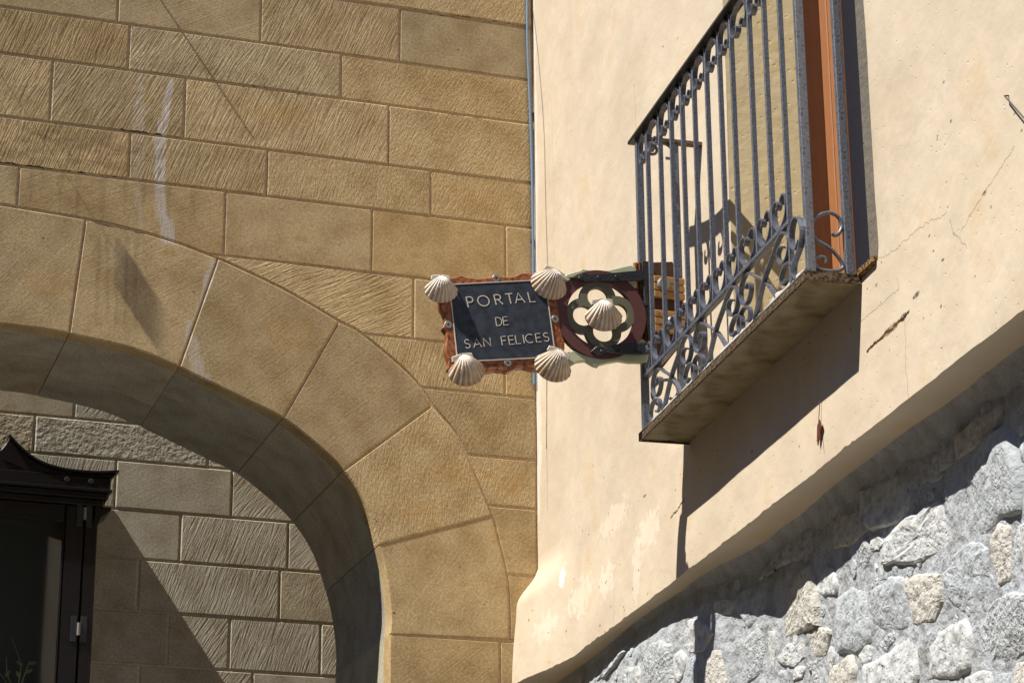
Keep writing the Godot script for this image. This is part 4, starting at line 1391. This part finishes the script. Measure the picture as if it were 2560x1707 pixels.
func glyph(ch: String) -> Array:
	# strokes of a plain geometric capital in a box one unit high
	var arc := func(c: Vector2, r: Vector2, a0: float, a1: float, n := 14) -> Array:
		var p := []
		for i in n + 1:
			var t := deg_to_rad(lerpf(a0, a1, float(i) / n))
			p.append(c + Vector2(cos(t) * r.x, sin(t) * r.y))
		return p
	var v := func(a: Array) -> Array: return vv(a)
	match ch:
		"P":
			var b: Array = v.call([0, 1, 0.3, 1])
			b.append_array(arc.call(Vector2(0.32, 0.73), Vector2(0.27, 0.27), 90, -90))
			b.append(Vector2(0, 0.46))
			return [v.call([0, 0, 0, 1]), b]
		"O": return [arc.call(Vector2(0.52, 0.5), Vector2(0.54, 0.51), 0, 360, 28)]
		"R":
			var b: Array = v.call([0, 1, 0.3, 1])
			b.append_array(arc.call(Vector2(0.32, 0.75), Vector2(0.26, 0.25), 90, -90))
			b.append(Vector2(0, 0.5))
			return [v.call([0, 0, 0, 1]), b, v.call([0.28, 0.5, 0.66, 0])]
		"T": return [v.call([0, 1, 0.7, 1]), v.call([0.35, 0, 0.35, 1])]
		"A": return [v.call([0, 0, 0.45, 1, 0.9, 0]), v.call([0.17, 0.34, 0.73, 0.34])]
		"L": return [v.call([0, 1, 0, 0, 0.52, 0])]
		"D":
			var b: Array = v.call([0, 0, 0, 1, 0.2, 1])
			b.append_array(arc.call(Vector2(0.22, 0.5), Vector2(0.48, 0.5), 90, -90))
			b.append(Vector2(0, 0))
			return [b]
		"E": return [v.call([0.55, 1, 0, 1, 0, 0, 0.55, 0]), v.call([0, 0.52, 0.5, 0.52])]
		"F": return [v.call([0.55, 1, 0, 1, 0, 0]), v.call([0, 0.52, 0.48, 0.52])]
		"I": return [v.call([0, 0, 0, 1])]
		"N": return [v.call([0, 0, 0, 1, 0.78, 0, 0.78, 1])]
		"C": return [arc.call(Vector2(0.5, 0.5), Vector2(0.5, 0.5), 50, 310, 22)]
		"S":
			var b: Array = arc.call(Vector2(0.3, 0.755), Vector2(0.255, 0.245), 30, 255, 14)
			b.append_array(arc.call(Vector2(0.3, 0.255), Vector2(0.275, 0.255), 75, -155, 14))
			return [b]
	return []

func build_sign() -> void:
	# it has swung back a little from the line of its bracket
	var swing := atan(0.10)
	var at := Vector3(sign_base.x, sign_base.y, SIGN_Z)
	var hinge := Vector3(-0.31, sign_base.y, SIGN_Z)
	var sign := thing("hanging_sign", "hanging wooden street sign with five scallop shells and a black name board", "sign", hinge + Basis(Vector3.UP, -swing) * Vector3(sign_base.x + 0.31, 0, 0), Basis(Vector3.UP, -swing))
	# name board in a wavy frame
	var quad_ := sp(SIGN_BOARD[0])
	var frame := part(sign, "frame", prism_mesh(sp(SIGN_FRAME[0]), -0.022, 0.010, 0.003, {"back": true}), M.sign_wood)
	var board := part(sign, "name_board", prism_mesh(quad_, 0.008, 0.0125, 0.001), M.sign_board)
	for i in 4:
		var a := quad_[i]
		var c := quad_[(i + 1) % 4]
		part(frame, "edging", ribbon_mesh(PackedVector2Array([a, c]), 0.009, 0.014, 0.0028), M.board_edging)
	for p in [[-0.7880, 4.2808], [-0.9372, 4.1189], [-0.6036, 4.1619], [-0.7529, 4.0098]]:
		var c := Vector2(p[0], p[1]) - sign_base
		var st := begin()
		var outer := disc(c, 0.0118, 20)
		prism(st, outer, 0.010, 0.0135, 0.0012)
		var w := part(frame, "washer", done(st), M.washer)
		part(w, "screw_disc", prism_mesh(disc(c, 0.0036, 12), 0.0125, 0.0139), M.iron_black)  # raised disc of dark iron on the washer, no hole is cut
	# painted capitals: [letters with their offsets along the line], line start, height
	var ex := Vector2(0.9873, 0.1588)
	var lines := [
		[Vector2(-0.8750, 4.1793), 0.0325, Vector2(-0.2350, 0.9720), [["P", 0.0], ["O", 0.0345], ["R", 0.088], ["T", 0.1235], ["A", 0.1500], ["L", 0.1955]], 0.0031],
		[Vector2(-0.7873, 4.1257), 0.0262, Vector2(-0.15, 0.988), [["D", 0.0], ["E", 0.0230]], 0.0024],
		[Vector2(-0.8834, 4.0466), 0.0272, Vector2(-0.16, 0.987), [["S", -0.001], ["A", 0.0257], ["N", 0.0586], ["F", 0.1150], ["E", 0.1380], ["L", 0.1598], ["I", 0.1845], ["C", 0.1906], ["E", 0.2235], ["S", 0.2480]], 0.0025]]
	for l in lines:
		for g in l[3]:
			var st := begin()
			var z := 0.0124
			for stroke in glyph(g[0]):
				var path := PackedVector2Array()
				for q in stroke:
					path.append(l[0] - sign_base + ex * (g[1] + q.x * l[1]) + l[2] * q.y * l[1])
				ribbon(st, path, z, z + 0.0011, l[4])
				z += 0.0002
			part(board, "letter", done(st), M.letter_paint)
	# the ring and the quatrefoil next to the board
	var c := Vector2(-0.4575, 4.1894) - sign_base
	var st := begin()
	var seg := 64
	for i in seg:
		var t0 := TAU * i / seg
		var t1 := TAU * (i + 1) / seg
		var q := [c + Vector2.from_angle(t0) * 0.1065, c + Vector2.from_angle(t0) * 0.1445, c + Vector2.from_angle(t1) * 0.1445, c + Vector2.from_angle(t1) * 0.1065]
		var lo := []
		var hi := []
		for p in q:
			lo.append(Vector3(p.x, p.y, -0.014))
			hi.append(Vector3(p.x, p.y, 0.009))
		var rad := Vector3(cos(t0), sin(t0), 0)
		quad(st, hi[0], hi[1], hi[2], hi[3], Vector3.BACK)
		quad(st, lo[0], lo[1], lo[2], lo[3], Vector3.FORWARD)
		quad(st, lo[1], lo[2], hi[2], hi[1], rad)
		quad(st, lo[0], lo[3], hi[3], hi[0], -rad)
	var ring := part(sign, "ring", done(st), M.ring_maroon, "maroon wooden ring")
	st = begin()
	var lobe := func(t: float, dist: float, r: float) -> float:
		# distance from the middle to the edge of four overlapping circles
		var best := 0.0
		for k in 4:
			var d := t - (PI / 2 * k + 0.14)
			var x := dist * cos(d)
			var disc_ := r * r - pow(dist * sin(d), 2)
			if disc_ > 0.0 and x + sqrt(disc_) > best:
				best = x + sqrt(disc_)
		return best
	seg = 144
	for i in seg:
		var t0 := TAU * i / seg
		var t1 := TAU * (i + 1) / seg
		var q := [c + Vector2.from_angle(t0) * lobe.call(t0, 0.0555, 0.0325), c + Vector2.from_angle(t0) * lobe.call(t0, 0.0545, 0.0575), c + Vector2.from_angle(t1) * lobe.call(t1, 0.0545, 0.0575), c + Vector2.from_angle(t1) * lobe.call(t1, 0.0555, 0.0325)]
		var lo := []
		var hi := []
		for p in q:
			lo.append(Vector3(p.x, p.y, -0.012))
			hi.append(Vector3(p.x, p.y, 0.006))
		var rad := Vector3(cos(t0), sin(t0), 0)
		quad(st, hi[0], hi[1], hi[2], hi[3], Vector3.BACK)
		quad(st, lo[0], lo[1], lo[2], lo[3], Vector3.FORWARD)
		quad(st, lo[1], lo[2], hi[2], hi[1], rad)
		quad(st, lo[0], lo[3], hi[3], hi[0], -rad)
	part(ring, "quatrefoil", done(st), M.olive_paint, "olive quatrefoil set in the ring")
	part(sign, "batten", prism_mesh(sp(TOP_BATTEN[0]), -0.016, 0.004, 0.002, {"back": true}), M.green_paint)
	part(sign, "batten", prism_mesh(sp(LOW_BATTEN[0]), -0.016, 0.004, 0.002, {"back": true}), M.green_paint)
	for flat in [TOP_STRAP[0], LOW_STRAP[0]]:
		var strap := part(sign, "strap_hinge", prism_mesh(sp(flat), 0.0095, 0.0155, 0.0018, {"back": true}), M.iron_black)
		var tip := sp(flat)
		var near_tip := tip[0]
		for p in tip:
			if p.x < near_tip.x:
				near_tip = p
		for k in 3:
			var cc := near_tip + Vector2(0.036 + 0.058 * k, 0.003 + 0.007 * k)
			part(strap, "rivet", prism_mesh(disc(cc, 0.0055, 10), 0.015, 0.019, 0.002), M.iron_black)
	# scallop shells
	var shells := [[-0.9617, 4.2746, -88, 0.0885, 54, 5], [-0.6002, 4.3238, -113, 0.1040, 52, 6], [-0.8965, 4.0246, -74, 0.1010, 53, 7], [-0.5913, 4.0623, -111, 0.1080, 50, 8], [-0.4541, 4.2359, -86, 0.1040, 53, 9]]
	for s in shells:
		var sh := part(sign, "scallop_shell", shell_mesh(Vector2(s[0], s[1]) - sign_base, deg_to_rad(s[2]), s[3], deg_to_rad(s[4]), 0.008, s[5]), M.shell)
		var cc := Vector2(s[0], s[1]) - sign_base + Vector2.from_angle(deg_to_rad(s[2])) * 0.012
		part(sh, "nail", prism_mesh(disc(cc, 0.0034, 10), 0.02, 0.034, 0.001), M.washer)

	# the post and board that carry it, fixed to the house wall
	var mount := thing("sign_bracket", "dark wooden bracket board with pine blocks and a knob behind the railing", "bracket", at)
	part(mount, "back_board", prism_mesh(sp(MOUNT[0]), -0.03, -0.006, 0.002, {"back": true}), M.dark_timber)
	for flat in [PINE_A[0], PINE_B[0]]:
		var q := sp(flat)
		var lo := Vector2(INF, INF)
		var hi := -lo
		for p in q:
			lo = lo.min(p)
			hi = hi.max(p)
		var pst := begin()
		for k in 3:
			var ya := lerpf(lo.y, hi.y, k / 3.0)
			var yb := lerpf(lo.y, hi.y, (k + 1) / 3.0)
			box(pst, Vector3(lo.x, ya + 0.001, -0.005), Vector3(hi.x, yb - 0.001, 0.010), 0.003)
		part(mount, "pine_block", done(pst), M.pine)
	var kc := Vector2(-0.2534, 4.3046) - sign_base
	var kst := begin()
	prism(kst, disc(kc, 0.0215, 24), 0.010, 0.020, 0.004)
	part(mount, "knob", done(kst), M.knob_grey, "round grey knob")
	part(mount, "bolt", prism_mesh(disc(Vector2(-0.2312, 4.1892) - sign_base, 0.011, 16), 0.010, 0.016, 0.003), M.washer)
	for p in [[-0.2719, 4.2072], [-0.2719, 4.1719], [-0.2073, 4.1778], [-0.2073, 4.2131]]:
		part(mount, "screw", prism_mesh(disc(Vector2(p[0], p[1]) - sign_base, 0.003, 8), 0.010, 0.0115, 0.0005), M.iron_black)
	var plate := PackedVector2Array([Vector2(-0.319, 4.3776), Vector2(-0.2955, 4.3796), Vector2(-0.2935, 4.1073), Vector2(-0.3033, 4.0975), Vector2(-0.319, 4.2346)])
	part(mount, "hinge_plate", prism_mesh(moved(plate, -sign_base), -0.002, 0.004, 0.001, {"back": true}), M.iron_black)
	part(mount, "pintle", tube_mesh(PackedVector3Array([Vector3(-0.319, 4.3277, 0.004) - Vector3(sign_base.x, sign_base.y, 0), Vector3(-0.3092, 4.2297, 0.004) - Vector3(sign_base.x, sign_base.y, 0)]), 0.008, 10), M.iron_black)
	for q in [[-0.3366, 4.3737, -0.3327, 4.1954], [-0.3248, 4.3757, -0.319, 4.2444], [-0.315, 4.2346, -0.3033, 4.0583], [-0.3043, 4.2248, -0.2955, 4.0583]]:
		part(mount, "wood_rod", tube_mesh(PackedVector3Array([Vector3(q[0] - sign_base.x, q[1] - sign_base.y, -0.012), Vector3(q[2] - sign_base.x, q[3] - sign_base.y, -0.012)]), 0.0068, 8), M.sign_wood)

# ------------------------------------------------------------------ the cabinet behind the arch
func build_cabinet() -> void:
	var at := Vector3(-1.95, 3.1, -1.494)
	var cab := thing("display_cabinet", "dark wooden glazed display cabinet with a carved crest on the passage wall", "cabinet", at)
	var o := Vector3(at.x, at.y, 0)
	var zf := 0.165
	var side := func(x: float, k: float) -> float: return x if k > 0 else 2 * at.x - x
	var put := func(parent: Node, called: String, x0: float, x1: float, y0: float, y1: float, z0: float, z1: float, m: Material, ch := 0.004) -> MeshInstance3D:
		return part(parent, called, box_mesh(Vector3(minf(x0, x1), y0, z0) - o, Vector3(maxf(x0, x1), y1, z1) - o, ch), m)
	put.call(cab, "back_panel", -2.44, -1.463, 3.1, 4.33, 0.006, 0.02, M.cabinet_inside, 0.0)
	put.call(cab, "bottom", -2.44, -1.463, 3.1, 3.13, 0.02, zf - 0.03, M.cabinet_wood)
	put.call(cab, "shelf", -2.41, -1.49, 3.56, 3.575, 0.02, zf - 0.05, M.cabinet_inside, 0.0)
	for k in [-1.0, 1.0]:
		put.call(cab, "side", side.call(-1.485, k), side.call(-1.463, k), 3.1, 4.33, 0.008, zf - 0.022, M.cabinet_wood)
		put.call(cab, "post", side.call(-1.512, k), side.call(-1.458, k), 3.1, 4.30, zf - 0.02, zf + 0.004, M.cabinet_wood)
	# the glazed door
	var door := put.call(cab, "door_stile", -1.592, -1.516, 3.13, 4.345, zf - 0.014, zf + 0.006, M.cabinet_wood) as MeshInstance3D
	put.call(cab, "door_stile", -2.384, -2.308, 3.13, 4.345, zf - 0.014, zf + 0.006, M.cabinet_wood)
	put.call(cab, "door_rail", -2.306, -1.594, 4.272, 4.345, zf - 0.012, zf + 0.005, M.cabinet_wood)
	put.call(cab, "door_rail", -2.306, -1.594, 3.13, 3.20, zf - 0.012, zf + 0.005, M.cabinet_wood)
	put.call(cab, "glazing_strip", -1.600, -1.594, 3.2, 4.27, zf - 0.006, zf + 0.0065, M.cabinet_wood, 0.002)
	put.call(cab, "glass_pane", -2.306, -1.597, 3.2, 4.272, zf - 0.006, zf - 0.003, M.glass, 0.0)
	# hinges
	for y in [3.826, 4.31]:
		var h := put.call(door, "hinge", -1.55, -1.522, y - 0.055, y + 0.055, zf + 0.006, zf + 0.010, M.iron_black, 0.003) as MeshInstance3D
		h.name = "hinge"
		put.call(door, "hinge", -1.510, -1.482, y - 0.055, y + 0.055, zf + 0.004, zf + 0.009, M.iron_black, 0.003)
		part(door, "hinge_barrel", tube_mesh(PackedVector3Array([Vector3(-1.516, y - 0.026, zf + 0.010) - o, Vector3(-1.516, y + 0.026, zf + 0.010) - o]), 0.008, 10), M.washer)
	# cornice: stacked mouldings
	for l in [[-1.44, 4.345, 4.372, 0.02], [-1.425, 4.372, 4.398, 0.035], [-1.412, 4.398, 4.412, 0.05], [-1.418, 4.412, 4.464, 0.04]]:
		put.call(cab, "moulding", 2 * at.x - l[0], l[0], l[1], l[2], 0.008, zf + l[3], M.cabinet_wood)
	for k in [-1.0, 1.0]:
		# corbel under the cornice
		var c := PackedVector2Array()
		for p in curve(vv([-1.409, 4.345, -1.407, 4.335, -1.425, 4.318, -1.445, 4.300, -1.457, 4.270]), 3):
			c.append(Vector2(side.call(p.x, k), p.y) - Vector2(o.x, o.y))
		c.append(Vector2(side.call(-1.475, k), 4.27) - Vector2(o.x, o.y))
		c.append(Vector2(side.call(-1.475, k), 4.345) - Vector2(o.x, o.y))
		part(cab, "corbel", prism_mesh(c, 0.01, zf + 0.012, 0.003), M.cabinet_wood)
		# swan-necked crest
		var crest := PackedVector2Array()
		for p in curve(vv([-1.391, 4.490, -1.45, 4.481, -1.50, 4.477, -1.593, 4.478, -1.672, 4.490, -1.739, 4.515, -1.801, 4.560, -1.844, 4.602]), 4):
			crest.append(Vector2(side.call(p.x, k), p.y) - Vector2(o.x, o.y))
		for p in vv([-1.856, 4.575, -1.874, 4.549, -1.90, 4.53, -1.905, 4.464, -1.412, 4.464]):
			crest.append(Vector2(side.call(p.x, k), p.y) - Vector2(o.x, o.y))
		part(cab, "crest", prism_mesh(crest, zf - 0.03, zf + 0.03, 0.004, {"back": true}), M.cabinet_wood)
		var rim := []
		for p in vv([-1.388, 4.493, -1.45, 4.485, -1.50, 4.481, -1.593, 4.482, -1.672, 4.494, -1.739, 4.519, -1.801, 4.564, -1.846, 4.608]):
			rim.append(Vector2(side.call(p.x, k), p.y) - Vector2(o.x, o.y))
		part(cab, "crest_moulding", ribbon_mesh(curve(rim, 4), zf - 0.03, zf + 0.048, 0.009), M.cabinet_wood)
		part(cab, "crest_bead", ribbon_mesh(PackedVector2Array([Vector2(side.call(-1.862, k), 4.505) - Vector2(o.x, o.y), Vector2(side.call(-1.78, k), 4.478) - Vector2(o.x, o.y)]), zf + 0.029, zf + 0.036, 0.006), M.cabinet_wood)
		for x in [-1.60, -1.50]:
			part(cab, "boss", prism_mesh(disc(Vector2(side.call(x, k), 4.44) - Vector2(o.x, o.y), 0.012, 14), zf + 0.038, zf + 0.046, 0.002), M.cabinet_matt)
	# what stands inside
	var plant := thing("dried_plant", "thin green stems standing behind the cabinet glass", "plant", Vector3(-1.74, 3.577, -1.39))
	for q in [[0.0, 0.0, 0.01, 0.10, -0.035, 0.21], [0.01, 0.0, 0.03, 0.07, 0.045, 0.12], [-0.03, 0.0, -0.06, 0.05, -0.10, 0.09], [-0.01, 0.0, -0.04, 0.06, -0.05, 0.13]]:
		var p3 := PackedVector3Array()
		for p in curve(vv(q), 5):
			p3.append(Vector3(p.x, p.y, 0.01 * p.y))
		part(plant, "stem", tube_mesh(p3, 0.0022, 6), M.stem)
	for q in [[0.03, 0.07, 0.6], [0.012, 0.05, 2.2], [0.02, 0.10, 2.6], [-0.05, 0.05, 1.0], [0.04, 0.11, 0.2]]:
		var lf := PackedVector2Array()
		var d := Vector2.from_angle(q[2])
		for t in [[0, 0], [0.35, 0.22], [0.7, 0.18], [1, 0], [0.7, -0.18], [0.35, -0.22]]:
			lf.append(Vector2(q[0], q[1]) + d * t[0] * 0.035 + d.orthogonal() * t[1] * 0.035)
		part(plant, "leaf", prism_mesh(lf, 0.0, 0.001, 0.0, {"back": true}), M.stem)

# ------------------------------------------------------------------ small things
func build_small() -> void:
	# blue cable down the corner
	var p := PackedVector3Array()
	for q in curve(vv([-0.024, 6.62, -0.026, 6.262, -0.027, 6.08, -0.020, 5.813, -0.014, 5.551, -0.012, 5.276, -0.012, 5.14, -0.013, 4.9, -0.014, 4.6]), 5):
		p.append(Vector3(q.x, q.y, 0.012) - Vector3(-0.02, 4.6, 0.01))
	var cable := thing("blue_cable", "thin blue cable hanging down the corner between stone and plaster", "cable", Vector3(-0.02, 4.6, 0.01))
	part(cable, "cable_run", tube_mesh(p, 0.0055, 8), M.blue_cable)
	for y in [5.2, 5.75, 6.3]:
		part(cable, "clip", box_mesh(Vector3(-0.02, y - 0.006, 0.0) - Vector3(-0.02, 4.6, 0.01), Vector3(0.0, y + 0.006, 0.006) - Vector3(-0.02, 4.6, 0.01), 0.001), M.dark_wire)
	# thin dark wire on the plaster
	var b := Basis(E_S, Vector3.UP, E_N)
	var o := Vector3(0.15, 4.3, 0.03)
	var wire := thing("dark_wire", "hair thin dark wire sagging down the plaster beside the corner", "wire", b * o, b)
	var w3 := PackedVector3Array()
	for q in curve(vv([0.012, 6.22, 0.082, 6.007, 0.162, 5.654, 0.183, 5.303, 0.201, 5.013, 0.178, 4.7, 0.173, 4.551, 0.155, 4.3]), 5):
		w3.append(Vector3(q.x, q.y, wall_depth(q.x, q.y) + 0.003) - o)
	part(wire, "strand", tube_mesh(w3, 0.0009, 6), M.dark_wire)
	# a dry leaf on a thread under the balcony
	o = Vector3(2.98, 3.50, 0.01)
	var leaf := thing("dry_leaf", "small reddish dry leaf dangling on a thread against the plaster", "leaf", b * o, b)
	part(leaf, "thread", tube_mesh(PackedVector3Array([Vector3(0.002, 0.10, -0.002), Vector3(0, 0.04, 0.004)]), 0.0012, 5), M.dark_wire)
	var lf := PackedVector2Array([Vector2(0.010, 0.042), Vector2(0.020, 0.020), Vector2(0.006, 0.004), Vector2(-0.012, -0.022), Vector2(-0.014, 0.0), Vector2(-0.008, 0.03)])
	part(leaf, "blade", prism_mesh(lf, 0.003, 0.006, 0.0, {"back": true}), M.dry_leaf)
	part(leaf, "stalk", tube_mesh(PackedVector3Array([Vector3(0.008, 0.012, 0.006), Vector3(0.014, -0.034, 0.008)]), 0.0014, 5), M.dry_leaf)
	# a bent wire end by the right edge
	o = Vector3(4.2, 3.92, 0.0)
	var twig := thing("wire_stub", "short bent dark wire poking from the plaster near the right edge", "wire", b * o, b)
	part(twig, "strand", tube_mesh(PackedVector3Array([Vector3(-0.012, 0.012, -0.01), Vector3(-0.005, 0.006, 0.012), Vector3(0.06, -0.055, 0.02), Vector3(0.12, -0.12, 0.02)]), 0.002, 6), M.dark_wire)
	# a bracket and a rod on the arch wall, just past the left and upper edge: their shadows lie on the stone
	var br := thing("wall_bracket", "small upright iron plate on a stalk above the arch crown", "bracket", Vector3(-2.47, 6.09, 0))
	part(br, "stalk", tube_mesh(PackedVector3Array([Vector3(0, 0.03, -0.01), Vector3(0, 0.03, 0.185)]), 0.0016, 6), M.iron_black)
	part(br, "plate", box_mesh(Vector3(-0.008, -0.09, 0.178), Vector3(0.008, 0.09, 0.212), 0.001), M.iron_black)
	var rod := thing("wall_rod", "thin iron rod standing out of the stone above the picture", "rod", Vector3(-1.66, 6.20, 0))
	part(rod, "shaft", tube_mesh(PackedVector3Array([Vector3(0, 0, -0.02), Vector3(0.0, 0.02, 0.112)]), 0.0036, 6), M.iron_black)

func build_ground() -> void:
	var g := MeshInstance3D.new()
	g.name = "ground"
	var m := PlaneMesh.new()
	m.size = Vector2(240, 240)
	g.mesh = m
	g.material_override = M.setts
	add_child(g)
	g.position = Vector3(-3, -0.004, 6)
	g.set_meta("kind", "structure")
	# pale flagged pavement along the house
	var b := Basis(E_S, Vector3.UP, E_N)
	var pave := MeshInstance3D.new()
	pave.name = "pavement"
	pave.mesh = box_mesh(Vector3(0.35, -0.02, 0.0), Vector3(16.0, 0.12, 1.9), 0.01)
	pave.material_override = M.paving
	add_child(pave)
	pave.transform = Transform3D(b, Vector3.ZERO)
	pave.set_meta("kind", "structure")

func build_street() -> void:
	# the other houses of the street, out of the picture: they keep the low sky off the shaded surfaces and stand in the reflections
	var h := thing("opposite_house", "tall cream house across the street, outside the picture", "house", Vector3(-8.6, 0, 4))
	part(h, "wall", box_mesh(Vector3(-5, 0, -9), Vector3(0, 9.0, 16)), M.plaster)
	part(h, "roof", box_mesh(Vector3(-5.4, 9.0, -9.4), Vector3(0.4, 9.25, 16.4)), M.dark_timber)
	var g := thing("stone_house", "tall stone house closing the street behind the viewer", "house", Vector3(-3, 0, 14.5))
	part(g, "wall", box_mesh(Vector3(-5, 0, 0), Vector3(9, 8.6, 4)), M.grey_stone)
	part(g, "roof", box_mesh(Vector3(-5.4, 8.6, -0.4), Vector3(9.4, 8.85, 4.4)), M.dark_timber)
	for k in 5:
		var w := part(h, "window", box_mesh(Vector3(0.002, 3.4, -6.0 + 4.4 * k), Vector3(0.03, 4.9, -5.0 + 4.4 * k)), M.cabinet_inside)
		part(w, "sill", box_mesh(Vector3(0.002, 3.3, -6.1 + 4.4 * k), Vector3(0.12, 3.39, -4.9 + 4.4 * k)), M.paving)
		if k < 4:
			var w2 := part(g, "window", box_mesh(Vector3(-3.6 + 3.2 * k, 3.6, -0.03), Vector3(-2.6 + 3.2 * k, 5.1, -0.002)), M.cabinet_inside)
			part(w2, "sill", box_mesh(Vector3(-3.7 + 3.2 * k, 3.5, -0.12), Vector3(-2.5 + 3.2 * k, 3.59, -0.002)), M.paving)

func _ready() -> void:
	# camera: an 88 mm lens looking up and to the right, into the corner
	var cam := Camera3D.new()
	cam.name = "camera"
	add_child(cam)
	cam.transform = Transform3D(Basis(Vector3(0.94686777, -0.00684358, 0.32155029), Vector3(-0.1002498, 0.94368554, 0.31528969), Vector3(-0.30560007, -0.330773, 0.89285935)), Vector3(-3.029, 1.6, 8.561))
	cam.fov = 15.733
	cam.near = 0.1
	cam.far = 400.0
	cam.current = true
	var env := Environment.new()
	var sky := ProceduralSkyMaterial.new()
	sky.sky_top_color = Color(0.28, 0.41, 0.61)
	sky.sky_horizon_color = Color(0.66, 0.75, 0.84)
	sky.sky_curve = 0.12
	sky.sky_energy_multiplier = 1.0
	sky.ground_bottom_color = Color(0.35, 0.31, 0.26)
	sky.ground_horizon_color = Color(0.5, 0.47, 0.42)
	sky.sun_angle_max = 1.0
	env.background_mode = Environment.BG_SKY
	env.sky = Sky.new()
	env.sky.sky_material = sky
	env.tonemap_mode = Environment.TONE_MAPPER_LINEAR
	env.tonemap_exposure = 1.36
	env.sdfgi_enabled = true
	env.ssao_enabled = true
	env.ssil_enabled = true
	var we := WorldEnvironment.new()
	we.name = "environment"
	we.environment = env
	add_child(we)
	var sun := DirectionalLight3D.new()
	sun.name = "sun"
	sun.light_energy = 1.6
	sun.light_color = Color(1.0, 0.96, 0.90)
	sun.light_angular_distance = 0.5
	sun.shadow_enabled = true
	add_child(sun)
	var to_sun := Vector3(-0.568, 0.808, 0.120).normalized()
	sun.look_at_from_position(to_sun * 30.0, Vector3.ZERO, Vector3.UP)

	make_textures()
	make_materials()
	rng.seed = 20
	build_ground()
	build_arch_wall()
	build_back_wall()
	build_house()
	rng.seed = 31
	build_balcony()
	build_sign()
	build_cabinet()
	build_small()
	build_street()
